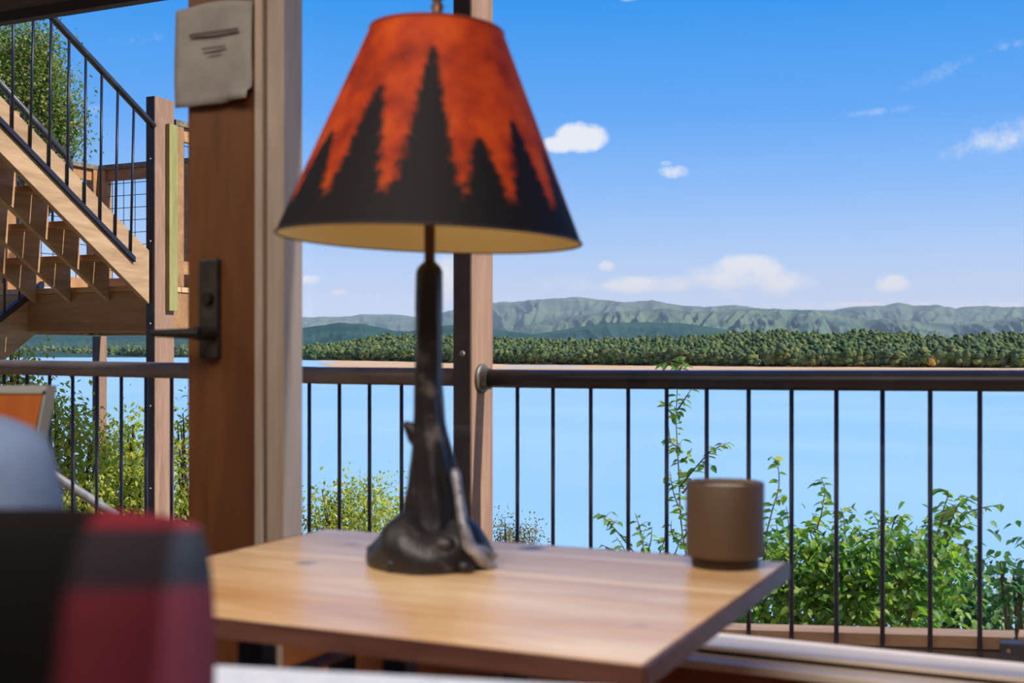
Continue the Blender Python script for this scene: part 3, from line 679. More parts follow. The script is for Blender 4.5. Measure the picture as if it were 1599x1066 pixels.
MB().lathe([(r-.0042, .06), (r-.0038, h-.002)], 48, (CU.x, CU.y, cz)).build('inner_wall', principled('cup_inside', (206, 200, 200), .35), cup, smooth=True)  # pale colour stands in for the reflection inside the cup
MB().lathe([(.0005, .031), (r-.0045, .031), (r-.0045, h-.007), (.0005, h-.008)], 40, (CU.x, CU.y, cz)).build('wax', principled('wax', (222, 212, 196), .4), cup)

# ================================================================== SOFA AND CUSHIONS (close to the camera)
M_sofa = principled('sofa_fabric', (200, 206, 218), .85, noise=((184, 190, 206), 60, 3), bump=.3, bscale=500)
p1 = PT(330, 1026, .80); p2 = PT(830, 1052, .757); dirx = (p2-p1).normalized(); dirx.z = 0; dirx.normalize(); ang = math.atan2(dirx.y, dirx.x)
sofa = thing('sofa', (p1.x-.5, p1.y-.5, 0), 'pale blue-grey sofa in the foreground, its back edge along the bottom', 'sofa')
MS = Matrix.Translation((p1.x, p1.y, 0)) @ Matrix.Rotation(ang, 4, 'Z')
ztp = p1.z
def sbox(a, nm, mat=M_sofa, bev=.03):
    return MB().box(*a, MS).build(nm, mat, sofa, bevel=bev, smooth=True)
sbox((-1.5, .45, -.17, 0, .12, ztp), 'backrest', bev=.018); sbox((-1.35, .30, -.72, -.18, .16, .36), 'seat_base'); sbox((-1.32, .27, -.74, -.19, .365, .50), 'seat_cushion', bev=.04)
sbox((.30, .45, -.74, -.19, .12, .60), 'arm'); sbox((-1.5, -1.35, -.74, -.19, .12, .60), 'arm')
for (a, b) in ((-1.45, -.06), (.38, -.06), (-1.45, -.68), (.38, -.68)): sbox((a, a+.05, b-.05, b, 0, .12), 'leg', M_edge, .004)
def pillow(name, c, w_, h_, th_, rz, tilt, mat, label, pinch=.10, nn=28, cat='pillow'):
    Mx = Matrix.Translation(c) @ Matrix.Rotation(rz, 4, 'Z') @ Matrix.Rotation(tilt, 4, 'X')
    vs = []; fs = []
    for side in (1, -1):
        o = len(vs)
        for j in range(nn+1):
            for i in range(nn+1):
                a, b = i/nn*2-1, j/nn*2-1
                X_ = a*(1-pinch*(1-b*b)*abs(a)**3); Z_ = b*(1-pinch*(1-a*a)*abs(b)**3)
                rc = max(0, (abs(a)**4*abs(b)**4)); X_ *= 1-.08*rc; Z_ *= 1-.08*rc
                g = max(0, (1-a**4)*(1-b**4))**.55
                wr = .008*math.sin(9*a+4*b*side+2)*g+.004*math.sin(15*b-6*a)*g
                vs.append(Mx@Vector((X_*w_/2, side*(th_/2*g+wr*.6), Z_*h_/2)))
        for j in range(nn):
            for i in range(nn):
                q = [o+j*(nn+1)+i, o+j*(nn+1)+i+1, o+(j+1)*(nn+1)+i+1, o+(j+1)*(nn+1)+i]; fs.append(tuple(q if side > 0 else q[::-1]))
    me = bpy.data.meshes.new(name); bm = bmesh.new()
    bvs = [bm.verts.new(p) for p in vs]
    for f in fs: bm.faces.new([bvs[i] for i in f])
    bmesh.ops.remove_doubles(bm, verts=bm.verts, dist=.0006); bmesh.ops.recalc_face_normals(bm, faces=bm.faces); bm.to_mesh(me); bm.free(); me.shade_smooth()
    uvm = Mx.inverted(); me.materials.append(mat)
    at = me.attributes.new('local', 'FLOAT_VECTOR', 'POINT'); at.data.foreach_set('vector', np.array([tuple(uvm@v.co) for v in me.vertices], dtype=np.float32).ravel())
    o = bpy.data.objects.new(name, me); C.objects.link(o); return tag(o, label, cat)
def plaid():
    m, t = new_mat('plaid_fabric'); b = N(t, 'ShaderNodeBsdfPrincipled', Roughness=.9); b.inputs['Specular IOR Level'].default_value = .12; at = N(t, 'ShaderNodeAttribute', attribute_name='local')
    sp = N(t, 'ShaderNodeSeparateXYZ'); L(t, at.outputs['Vector'], sp.inputs[0])
    def band(x, stops):
        f = math_n(t, 'FRACT', math_n(t, 'DIVIDE', math_n(t, 'ADD', x, 1.4-.09), .14)); return ramp(t, f, stops, 'LINEAR')
    K, Mm, G = (6, 4, 7), (104, 84, 92), (158, 172, 188)
    a = band(sp.outputs[0], [(0, K), (.48, K), (.55, Mm), (.77, Mm), (.83, G), (.94, G), (.98, (176, 184, 196)), (1, K)])
    R2, K2 = (200, 92, 108), (96, 98, 108)
    c = band(sp.outputs[2], [(0, K2), (.03, R2), (.63, R2), (.69, K2), (.84, K2), (.88, (250, 90, 110)), (1, (250, 90, 110))])
    mx = N(t, 'ShaderNodeMix', data_type='RGBA', blend_type='MULTIPLY'); mx.inputs[0].default_value = 1; L(t, a, mx.inputs[6]); L(t, c, mx.inputs[7])
    nz = N(t, 'ShaderNodeTexNoise', Scale=500.0); L(t, at.outputs['Vector'], nz.inputs['Vector'])
    hs = N(t, 'ShaderNodeHueSaturation', Value=.9); L(t, mx.outputs[2], hs.inputs['Color']); L(t, hs.outputs[0], b.inputs['Base Color'])
    bp = N(t, 'ShaderNodeBump', Strength=.3, Distance=.002); L(t, nz.outputs[0], bp.inputs['Height']); L(t, bp.outputs[0], b.inputs['Normal'])
    o = N(t, 'ShaderNodeOutputMaterial'); L(t, b.outputs[0], o.inputs[0]); return m
pc = PT(799.5, 552, .56)+rgt*(-.363)
pillow('plaid_pillow', Vector((pc.x, pc.y, .756)), .46, .46, .15, YAW+.05, math.radians(-8), plaid(), 'red, black and grey plaid pillow in the left foreground', .05)
gc = PT(799.5, 552, .735)+rgt*(-.478)
M_grey = principled('grey_cushion_fabric', (98, 116, 148), .85, noise=((88, 106, 136), 30, 3), bump=.2, bscale=400)
pillow('grey_cushion', Vector((gc.x, gc.y, .788)), .40, .46, .14, YAW+.1, math.radians(-6), M_grey, 'plain pale blue-grey cushion standing behind the plaid pillow', -.02)

# wooden chair by the door glass
yc = 1.38
ch = thing('wooden_chair', PY(30, 700, yc)-Vector((0, 0, PY(30, 700, yc).z)), 'orange-brown wooden chair with pale grey-edged backrest beside the door glass', 'chair')
M_orange = wood('chair_orange_wood', (176, 92, 40), (214, 126, 66), 'z', 8, .4, .2, island=0); M_palegrey = principled('pale_edge', (170, 176, 170), .6)
def cp(u, v, y=yc): return PY(u-8, v, y)
def quad_plate(pts, th_, nm, mat):
    vs = [Vector(p) for p in pts]+[Vector(p)+Vector((0, th_, 0)) for p in pts]
    return MB().add(vs, [(0, 1, 2, 3), (7, 6, 5, 4), (0, 4, 5, 1), (1, 5, 6, 2), (2, 6, 7, 3), (3, 7, 4, 0)]).build(nm, mat, ch)
quad_plate([cp(-30, 614), cp(76, 614), cp(48, 770), cp(-30, 770)], .014, 'back_panel', M_orange)
quad_plate([cp(-34, 602), cp(81, 602), cp(79, 616), cp(-34, 616)], .02, 'top_rail', M_palegrey)
quad_plate([cp(75, 610), cp(80, 610), cp(50, 770), cp(45, 770)], .02, 'side_rail', M_palegrey)
q0 = cp(-30, 770); q1 = cp(50, 770)
MB().box(q0.x-.25, q1.x, yc-.40, yc+.02, .42, .46).build('seat', M_orange, ch, bevel=.006)
MB().box(q0.x-.05, q1.x-.004, yc, yc+.02, .46, q1.z+.01).build('lower_back', M_orange, ch)
for (a, b) in ((q0.x-.24, yc-.38), (q1.x-.05, yc-.38), (q0.x-.24, yc-.03), (q1.x-.05, yc-.03)): MB().box(a, a+.04, b, b+.04, 0, .42).build('leg', M_orange, ch)

# ================================================================== DECK AND RAILING
YR = 2.94
dk = thing('deck_floor', (-1, 2.4, .1), kind='structure')
k = 0; y = YW+.14
while y < 2.98:
    MB().box(-5.0, 3.2, y, y+.135, .065, .10).build('deck_board', M_deck, dk, bevel=.004); y += .141
for x in np.arange(-4.9, 3.2, .6): MB().box(x, x+.04, YW+.14, 3.0, -.12, .065).build('joist', M_beam, dk)
# kerb beam
ka, kb = PY(900, 974, YR+.055), PY(1582, 993, YR+.055)
kerb = thing('kerb_beam', (-1, YR+.06, .3), 'weathered wooden kerb beam along the deck edge below the balusters', 'beam')
def slope_box(pa, pb, y0, y1, dz0, dz1, nm, mat, par):
    vs = [(p.x, y, p.z+dz) for p in (pa, pb) for y in (y0, y1) for dz in (dz0, dz1)]
    return MB().add(vs, [(0, 1, 3, 2), (4, 6, 7, 5), (0, 4, 5, 1), (2, 3, 7, 6), (0, 2, 6, 4), (1, 5, 7, 3)]).build(nm, mat, par)
ext = (kb-ka); kL = ka-ext*4.2
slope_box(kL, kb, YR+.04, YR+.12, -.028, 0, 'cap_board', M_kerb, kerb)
slope_box(kL, kb, YR+.05, YR+.11, -.30, -.030, 'face_board', M_kerb_shaded, kerb)
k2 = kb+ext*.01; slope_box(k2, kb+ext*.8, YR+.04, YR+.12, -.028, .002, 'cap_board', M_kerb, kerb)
slope_box(k2, kb+ext*.8, YR+.05, YR+.11, -.30, -.030, 'face_board', M_kerb_shaded, kerb)
br = PY(1560, 1006, YR-.02)
bk = MB().box(br.x, br.x+.14, YR-.0, YR+.05, br.z-.16, br.z).build('post_bracket', principled('bracket_grey', (66, 68, 78), .5, metal=.3), None, bevel=.003); tag(bk, 'dark grey metal bracket on the kerb beam at the far right', 'bracket')
sc = PY(1575, 1016, YR-.002); MB().lathe([(.0005, -.001), (.006, -.001), (.005, .004), (.0005, .005)], 10, (0, 0, 0)).build('screw_head', M_steel, None)
o = bpy.data.objects['screw_head']; o.rotation_euler = (PI/2, 0, 0); o.parent = bk; o.location = (sc.x, YR-.001, sc.z); bk.location = (0, 0, 0)
# central post
def post(nm, u0, u1, u2, y, z0, z1, mat, label, cat='post'):
    xa = PY(u0, 500, y).x; xb_ = PY(u1, 500, y).x; yb = PX(u2, 500, xb_).y
    o = MB().box(xa, xb_, y, yb, z0, z1).build(nm, mat, None, bevel=.004); tag(o, label, cat)
    MB().box(xa-.001, xb_-.004, y-.004, y+.004, z0+.02, z1-.002).build('shade_plate', M_plate, o)['label'] = 'dark grey steel plate standing in for shade on the house side'  # bolted plate, its dark colour giving this face its shade
    for zz in np.arange(z0+.4, z1-.1, .55):
        c = MB().lathe([(.0005, 0), (.009, 0), (.007, .006), (.0005, .007)], 8); Mq = Matrix.Translation(((xa+xb_)/2, y-.004, zz)) @ Matrix.Rotation(PI/2, 4, 'X')
        c.v = [tuple(Mq@Vector(p)) for p in c.v]; c.build('bolt_head', M_steel, o)
    return xa, xb_, yb
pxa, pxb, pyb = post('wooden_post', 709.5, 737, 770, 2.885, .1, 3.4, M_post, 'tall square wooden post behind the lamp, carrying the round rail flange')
def railing(label, segs, us_b, mat, xend, rr):
    rl = thing('deck_railing', (segs[0].x, YR, .1), label, 'railing')
    MB().tube(segs, rr, 16).build('handrail', mat, rl, smooth=True)
    for u in us_b:
        dz = PY(u, 500, YR).x
        zt = float(np.interp(dz, [p.x for p in segs], [p.z for p in segs]))
        MB().tube([(dz, YR, zt-.012), (dz, YR, .17)], .0056, 8).build('baluster', M_bal, rl, smooth=True)
    a, b = segs[0], segs[-1]; z = .19
    MB().box(a.x, b.x, YR-.013, YR+.013, z-.02, z).build('bottom_rail', mat, rl)
    return rl
ub_r = [808, 863.5, 922.5, 981, 1041, 1103.5, 1169, 1236, 1306, 1378, 1452.5, 1530, 1610, 1700]
ub_l = [-60, -27, 6.5, 42, 77.5, 113.5, 151, 189.5, 228, 268, 310, 352, 395, 439, 483, 530, 577, 627, 676]
rr_ = .0245
def rc(u, v): return PY(u, v, YR)
segR = [rc(752, 590.5), rc(900, 592), rc(1200, 593.5), rc(1599, 594.5), rc(1760, 594.5)]
segL = [rc(-70, 572), rc(0, 573), rc(290, 578.5), rc(500, 586), rc(712, 588.5)]
railing('dark metal pipe railing with thin balusters right of the lamp and central post', segR, ub_r, M_rail_dark, 0, rr_)
railing('brownish pipe railing with thin balusters left of the central post, behind the door', segL, ub_l, M_rail, 0, rr_)
fl = rc(757, 591); Mf = Matrix.Translation((pxb, YR, fl.z)) @ Matrix.Rotation(PI/2, 4, 'Y')
fo_ = MB().lathe([(.0005, 0), (.040, 0), (.040, .006), (.036, .009), (.030, .010), (.029, .026), (.0005, .026)], 32)
fo_.v = [tuple(Mf@Vector(p)) for p in fo_.v]; o = fo_.build('pipe_flange', M_galv, None, smooth=False); tag(o, 'round grey metal flange fixing the right handrail to the central post', 'flange')

# ================================================================== OVERHEAD DECK (top left)
od = thing('upper_deck', (-5, 4.2, 2.6), 'weathered grey fascia of the upper deck crossing the top left corner', 'deck')
MB().box(-9, -2.6, 4.2, 4.235, 2.665, 2.86).build('fascia_board', M_fascia, od)
MB().box(-9, -2.6, 4.19, 4.245, 2.617, 2.664).build('edge_strip', M_fascia_d, od)
for k in range(6): MB().box(-9, -2.6, 3.3+k*.15, 3.44+k*.15, 2.86, 2.895).build('deck_board', M_deck, od)

# ================================================================== STAIRS OUTSIDE
XS = -5.62; YE = 6.33
def zt_(y): return 1.736+.643*(YE-y)
def zb_(y): return 1.3825+.667*(YE-y)
up = thing('wooden_staircase', (XS, YE, 1.5), 'upper wooden staircase with open treads descending from the upper deck', 'stairs')
MB().prism_x([(YE, zb_(YE)), (YE, zt_(YE)), (4.25, zt_(4.25)), (4.25, zb_(4.25))], XS-.038, XS).build('stringer', M_skirt, up, bevel=.003)
LZ = 1.51; RUN, RISE = .27, .193
def cut_poly():
    p = [(YE, 1.411), (YE, LZ)]; 
    pts = []
    y = 6.354; z = LZ
    pts.append((y, LZ-.10)); 
    for k in range(1, 8):
        z = LZ+RISE*k-.038; pts.append((y, z)); y -= RUN; pts.append((y, z))
    pts.append((y, 1.411+.65*(YE-y)))
    return pts
cpoly = cut_poly()
for x in (XS-.37, XS-.72, XS-1.04):
    MB().prism_x(cpoly, x-.038, x).build('cut_stringer', M_skirt, up, bevel=.002)
for k in range(1, 8):
    for j in range(2):
        ya = 6.354-RUN*k; yb2 = ya+RUN*.5; o0 = j*(RUN*.5+.004)
        MB().box(XS-1.06, XS-.04, ya+o0, ya+o0+RUN*.5-.004, LZ+RISE*k-.038, LZ+RISE*k).build('tread_board', M_beam, up, bevel=.002)
xst = XS+.012
sa, sb = PX(-40, 149, XS), PX(208, 405, XS)
def strip(p, q, x0, x1, h, nm, mat, par):
    vs = [(x, P.y, P.z+dz) for P in (p, q) for x in (x0, x1) for dz in (-h/2, h/2)]
    return MB().add(vs, [(0, 1, 3, 2), (4, 6, 7, 5), (0, 4, 5, 1), (2, 3, 7, 6), (0, 2, 6, 4), (1, 5, 7, 3)]).build(nm, mat, par)
strip(sa, sb, XS+.001, XS+.022, .034, 'bottom_bar', M_bal, up)
ha, hb = PX(40, -17, XS+.012), PX(240, 197, XS+.012)
MB().tube([ha+(ha-hb)*.4, ha, hb], .023, 14).build('handrail', M_pipe, up, smooth=True)
def yz(y, a, b): return a.z+(b.z-a.z)*(y-a.y)/(b.y-a.y)
for (ut, ub) in ((-10, -12), (21.5, 19), (53, 47), (80, 76.5), (108, 105), (134, 132), (159, 156.5), (184, 180), (209, 204)):
    pt = PX(ut, 300, xst); pb_ = PX(ub, 300, xst)
    MB().tube([(xst, pt.y, yz(pt.y, ha, hb)-.015), (xst, pb_.y, yz(pb_.y, sa, sb))], .0085, 8).build('baluster', M_bal, up, smooth=True)
XL = XS-1.06
la, lb = PX(-30, 97, XL), PX(104, 244, XL)
MB().tube([la, lb, lb+Vector((0, .03, -.05)), lb+Vector((0, .03, -.16))], .025, 12).build('handrail', M_pipe, up, smooth=True)
for u in (-8, 14, 37, 60, 82):
    p = PX(u, 300, XL); z = yz(p.y, la, lb); MB().tube([(XL, p.y, z), (XL, p.y, z-.75)], .009, 8).build('baluster', M_bal, up, smooth=True)
# landing
ld = thing('stair_landing', (XS-1, 7.1, 1.4), 'wooden stair landing with framed wire-mesh railing at the foot of the upper flight', 'landing')
XB, YB = -7.65, 8.0
MB().box(XB, XS-.02, 6.36, 6.40, 1.205, 1.47).build('rim_joist', M_beam, ld, bevel=.003)
MB().box(XS-.04, XS, 6.56, YB, 1.205, 1.47).build('rim_joist', M_beam, ld, bevel=.003)
MB().box(XB, XS, YB-.04, YB, 1.205, 1.47).build('rim_joist', M_beam, ld, bevel=.003)
MB().box(XB, XB+.04, 6.40, YB-.04, 1.205, 1.47).build('rim_joist', M_beam, ld, bevel=.003)
for x in np.arange(XB+.3, XS-.2, .4): MB().box(x, x+.038, 6.40, YB-.04, 1.22, 1.47).build('joist', M_beam, ld)
y = 6.36
while y < YB-.1: MB().box(XB, XS+.01, y, y+.135, 1.472, 1.508).build('floor_board', M_tread, ld, bevel=.003); y += .141
def panel(a, b, nm='mesh_panel', extra_posts=True):
    """framed mesh panel between plan points a and b standing on the landing"""
    d = (Vector((b[0], b[1], 0))-Vector((a[0], a[1], 0))); Ln = d.length; an = math.atan2(d.y, d.x)
    Mx = Matrix.Translation((a[0], a[1], 0)) @ Matrix.Rotation(an, 4, 'Z')
    fr = MB(); fr.box(0, Ln, -.045, .045, 2.615, 2.655, Mx).build('cap_rail', M_cap, ld, bevel=.003)
    MB().box(0, Ln, -.019, .019, 2.52, 2.613, Mx).build('top_rail', M_beam, ld, bevel=.003)
    MB().box(0, Ln, -.019, .019, 1.60, 1.69, Mx).build('lower_rail', M_beam, ld, bevel=.003)
    MB().box(0, .085, -.04, .04, 1.51, 2.613, Mx).build('panel_post', M_beam, ld, bevel=.003)
    MB().box(Ln-.085, Ln, -.04, .04, 1.51, 2.613, Mx).build('panel_post', M_beam, ld, bevel=.003)
    wm = MB()
    x = .13
    while x < Ln-.09: wm.tube([Mx@Vector((x, 0, 1.66)), Mx@Vector((x, 0, 2.55))], .0032, 5); x += .125
    z = 1.76
    while z < 2.5: wm.tube([Mx@Vector((.06, 0, z)), Mx@Vector((Ln-.06, 0, z))], .0032, 5); z += .105
    wm.build('wire_mesh', M_wire, ld)['kind'] = 'stuff'
panel((XB+.05, YB-.04), (XB+1.0, YB-.04)); panel((XB+1.0, YB-.04), (XS-.05, YB-.04)); panel((XB+.02, 6.95), (XB+.02, YB-.05)); panel((XS-.03, 6.58), (XS-.03, YB-.08))
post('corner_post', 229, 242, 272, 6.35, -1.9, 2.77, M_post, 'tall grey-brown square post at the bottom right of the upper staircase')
gb = PX(262, 300, XS+.05); ge = PX(275, 300, XS+.05)
o = MB().box(-5.586, -5.555, gb.y, ge.y, 1.34, 2.60).build('side_board', M_post_g, None, bevel=.002); tag(o, 'yellow-green weathered board fixed to the right of the corner post', 'board')
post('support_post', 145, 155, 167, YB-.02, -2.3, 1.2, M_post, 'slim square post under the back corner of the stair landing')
# flight that leads from the landing back toward the house
XM = -6.75
lf = thing('wooden_staircase', (XM-.4, 5.4, .1), 'lower wooden flight descending left from the landing, at the left edge', 'stairs')
def lt(y): return 1.50-.66*(6.45-y)
MB().prism_x([(6.50, lt(6.5)), (6.50, lt(6.5)-.30), (4.5, lt(4.5)-.30), (4.5, lt(4.5))], XM-.038, XM).build('stringer', M_skirt, lf, bevel=.003)
MB().prism_x([(6.36, lt(6.36)), (6.36, lt(6.36)-.30), (4.5, lt(4.5)-.30), (4.5, lt(4.5))], XB-.1, XB-.062).build('stringer', M_skirt, lf, bevel=.003)
strip(Vector((0, 4.5, lt(4.5)+.012)), Vector((0, 6.5, lt(6.5)+.012)), XM-.03, XM+.012, .05, 'bottom_bar', M_bal, lf)
for k in range(1, 8): MB().box(XB-.06, XM-.04, 6.34-.27*k-.02, 6.34-.27*k+.22, LZ-.18*k-.1, LZ-.18*k-.062).build('tread_board', M_beam, lf)
MB().tube([(XM, 4.5, lt(4.5)+.92), (XM, 6.0, lt(6.0)+.92)], .022, 12).build('handrail', M_pipe, lf, smooth=True)
for u in (-20, 7, 30.5, 51):
    p = PX(u, 400, XM); MB().tube([(XM, p.y, lt(p.y)), (XM, p.y, lt(p.y)+.9)], .0085, 8).build('baluster', M_bal, lf, smooth=True)
# lowest flight toward the lake: pale pipe handrail
lr = thing('lower_staircase', (XS, 5.6, -.6), 'lowest stair flight with pale grey pipe handrail sloping down behind the left railing', 'stairs')
qa, qb = PX(78, 738, XS), PX(186, 808, XS); dq = (qb-qa)
MB().tube([qa-dq*1.2, qb+dq*2.6], .03, 14).build('handrail', M_pipe_pale, lr, smooth=True)
q0, q1 = qa-dq*1.2-Vector((0, 0, .85)), qb+dq*2.6-Vector((0, 0, .85))
strip(q0, q1, XS-.02, XS+.02, .26, 'stringer', M_skirt, lr); strip(q0, q1, XS-1.0, XS-.96, .26, 'stringer', M_skirt, lr)
for k in range(9):
    p = q0.lerp(q1, (k+.5)/9); MB().box(XS-.96, XS-.02, p.y-.12, p.y+.12, p.z+.04, p.z+.075).build('tread_board', M_tread, lr)
for k in range(14):
    p = q0.lerp(q1, (k+.5)/14); MB().tube([(XS, p.y, p.z+.1), (XS, p.y, p.z+.84)], .008, 6).build('baluster', M_bal, lr)
# ================================================================== PLANTS
def leaf_geo(fold=.25, tip=1.9):
    v = [(0, 0, 0), (.30, .28, .08), (.30, -.28, .08), (.62, .24, .05), (.62, -.24, .05), (1, 0, -.12), (.33, 0, -.02), (.65, 0, -.05)]
    f = [(0, 6, 1), (0, 2, 6), (1, 6, 7), (1, 7, 3), (2, 4, 7), (2, 7, 6), (3, 7, 5), (4, 5, 7)]
    return np.array(v), np.array(f)
LV, LF = leaf_geo()
LV2 = np.array([(0, 0, 0), (.45, .26, .05), (.45, -.26, .05), (1, 0, -.1)]); LF2 = np.array([(0, 2, 1), (1, 2, 3)])
def leaves_mesh(name, P, Dn, Sz, mat, parent=None, simple=False):
    """P points, Dn leaf directions, Sz sizes -> one joined mass of leaves"""
    lv, lf = (LV2, LF2) if simple else (LV, LF)
    P = np.asarray(P); Dn = np.asarray(Dn, dtype=float); Dn /= np.linalg.norm(Dn, axis=1, keepdims=True)+1e-9; n = len(P)
    up = rng.normal(size=(n, 3))*.5+np.array([0, 0, 1]); Yv = np.cross(up, Dn); Yv /= np.linalg.norm(Yv, axis=1, keepdims=True)+1e-9; Zv = np.cross(Dn, Yv)
    Vv = P[:, None, :]+Sz[:, None, None]*(lv[None, :, 0:1]*Dn[:, None, :]+lv[None, :, 1:2]*Yv[:, None, :]+lv[None, :, 2:3]*Zv[:, None, :])
    Ff = lf[None]+(np.arange(n)*len(lv))[:, None, None]
    o = np_mesh(name, Vv.reshape(-1, 3), Ff.reshape(-1, 3), mat, parent=parent); o['kind'] = 'stuff'; return o
M_leafA = leaf_mat('leaf_green', [(84, 128, 70), (138, 180, 76), (106, 150, 88), (176, 204, 84), (96, 142, 96), (204, 216, 104)], .48)
M_leafB = leaf_mat('leaf_yellow_green', [(170, 184, 80), (208, 214, 100), (140, 168, 78), (226, 224, 124), (186, 198, 92), (214, 200, 112)], .52)
M_leafC = leaf_mat('leaf_autumn_mix', [(96, 122, 60), (132, 150, 76), (168, 136, 84), (112, 130, 66), (186, 142, 94), (150, 162, 92)], .35)
M_leafD = leaf_mat('leaf_pale', [(176, 176, 110), (196, 190, 150), (140, 156, 80), (214, 204, 176), (150, 160, 90)], .4)
M_leafE = leaf_mat('leaf_deep', [(66, 106, 68), (88, 132, 76), (116, 154, 82), (80, 122, 88)], .35)
M_bark = principled('bark', (96, 78, 66), .9, noise=((66, 54, 46), 20, 4), bump=.5)
M_stem = principled('green_brown_stem', (112, 92, 66), .8)
leaf_me = {}
def single_leaf_mesh(mat):
    if mat.name not in leaf_me:
        me = bpy.data.meshes.new('leaf'); me.from_pydata([tuple(x) for x in LV], [], [tuple(int(i) for i in f) for f in LF]); me.materials.append(mat); leaf_me[mat.name] = me
    return leaf_me[mat.name]
def put_leaf(parent, p, d, size, mat):
    d = Vector(d).normalized(); up = Vector((random.gauss(0, .5), random.gauss(0, .5), 1)); y = up.cross(d).normalized(); z = d.cross(y)
    o = bpy.data.objects.new('leaf', single_leaf_mesh(mat)); C.objects.link(o); o.parent = parent
    M3 = Matrix((d*size, y*size, z*size)).transposed().to_4x4(); M3.translation = Vector(p)-parent.location; o.matrix_basis = M3
def smooth_path(pts, n=10):
    P = [Vector(p) for p in pts]; out = []
    P = [P[0]*2-P[1]]+P+[P[-1]*2-P[-2]]
    for i in range(1, len(P)-2):
        for k in range(n):
            t_ = k/n; a, b, c, d = P[i-1], P[i], P[i+1], P[i+2]
            out.append(.5*((2*b)+(c-a)*t_+(2*a-5*b+4*c-d)*t_**2+(3*b-a-3*c+d)*t_**3))
    out.append(P[-2]); return out
def sprig(par, mb, pts, dens, size, mat, single, store, droop=.6, r0=.004, tipfree=0):
    """a stem through the points with leaves set alternately; leaves are parts (single) or go to the joined mass"""
    path = smooth_path(pts); n = len(path); mb.tube(path, [r0*(1-.75*i/n) for i in range(n)], 5, cap=False)
    ln = sum((path[i+1]-path[i]).length for i in range(n-1)); k = max(2, int(ln*dens))
    for j in range(k):
        f = tipfree+(1-tipfree)*(j+random.random()*.6)/k; i = min(n-2, int(f*(n-1))); p = path[i].lerp(path[i+1], f*(n-1)-i)
        d = (path[i+1]-path[i]).normalized(); a = random.uniform(0, 2*PI)
        side = Vector((math.cos(a), math.sin(a)*.7, 0)); dr = side+d*.45+Vector((0, 0, -droop*random.uniform(.5, 1.5)))
        s_ = size*random.uniform(.65, 1.2)*(1-.25*f)
        if single: put_leaf(par, p, dr, s_, mat)
        else: store.append((tuple(p), tuple(dr), s_))
def plant(label, name, rootuv, y, sprigs, mat, size=.045, dens=38, cat='shrub', mass=None, massmat=None, mass_n=0, mass_size=.045, single_max=250, group=None):
    """sprigs: lists of (u, v) pixels on the plane y (+ jitter in depth); mass: ellipses (u, v, ru, rv) filled with joined leaves"""
    r = PY(rootuv[0], 1060, y); gz = float(ground(r.x, y))
    pl_ = thing(name, (r.x, y, gz), label, cat, group); mb = MB(); store = []
    for i, sp in enumerate(sprigs):
        single = True
        yy = y+random.uniform(-.12, .12)
        if i == 0: mb.tube(smooth_path([tuple(r), tuple(PY(sp[0][0], sp[0][1], yy))], 4), .0045, 5)
        pts_ = [PY(u, v, yy) for u, v in sp]
        sprig(pl_, mb, pts_, dens*1.7, size*1.4, mat, single, store, tipfree=.04)
        pth = smooth_path(pts_, 4); L_ = sum((pth[q+1]-pth[q]).length for q in range(len(pth)-1))
        for q in range(int(L_*14)):
            a_ = pth[random.randrange(len(pth)-2)]; an = random.uniform(0, 2*PI); e_ = Vector((math.cos(an)*.05, math.sin(an)*.04, random.uniform(-.01, .045)))*random.uniform(.7, 1.3)
            sprig(pl_, mb, [a_, a_+e_*.6, a_+e_+Vector((0, 0, -.012))], 60, size*1.25, mat, len(pl_.children) < 285, store, r0=.0015, tipfree=.2)
    mb.tube(smooth_path([(r.x, y, gz-.1), (r.x+.05, y, (gz+r.z)/2), tuple(r)]), .007, 6)
    if mass:
        P = []; 
        for (u, v, ru, rv, n_) in mass:
            c = PY(u, v, y); sc_ = (y/ray(u)[1])/F
            q = rng.normal(size=(n_, 3)); q /= np.linalg.norm(q, axis=1, keepdims=True); q *= rng.random((n_, 1))**.38
            pts = np.stack([c.x+q[:, 0]*ru*sc_, y+q[:, 1]*max(.25, ru*sc_*.7), c.z+q[:, 2]*rv*sc_], 1); P.append(pts)
            for b in range(3+n_//120):
                e = pts[rng.integers(n_)]; mb.tube([r, (Vector(e)+Vector(r))/2+Vector((0, .05, .08)), Vector(e)], [.008, .005, .002], 5, cap=False)
        P = np.concatenate(P); n_ = len(P); A = rng.random(n_)*2*PI
        Dn = np.stack([np.cos(A), np.sin(A), -.1-rng.random(n_)*.9], 1)
        leaves_mesh('foliage', P, Dn, mass_size*(.6+.7*rng.random(n_)), massmat or mat, pl_)
    if store:
        leaves_mesh('foliage', [a for a, _, _ in store], [b for _, b, _ in store], np.array([c for _, _, c in store]), mat, pl_)
    mb.build('stems', M_stem, pl_, smooth=True)
    return pl_
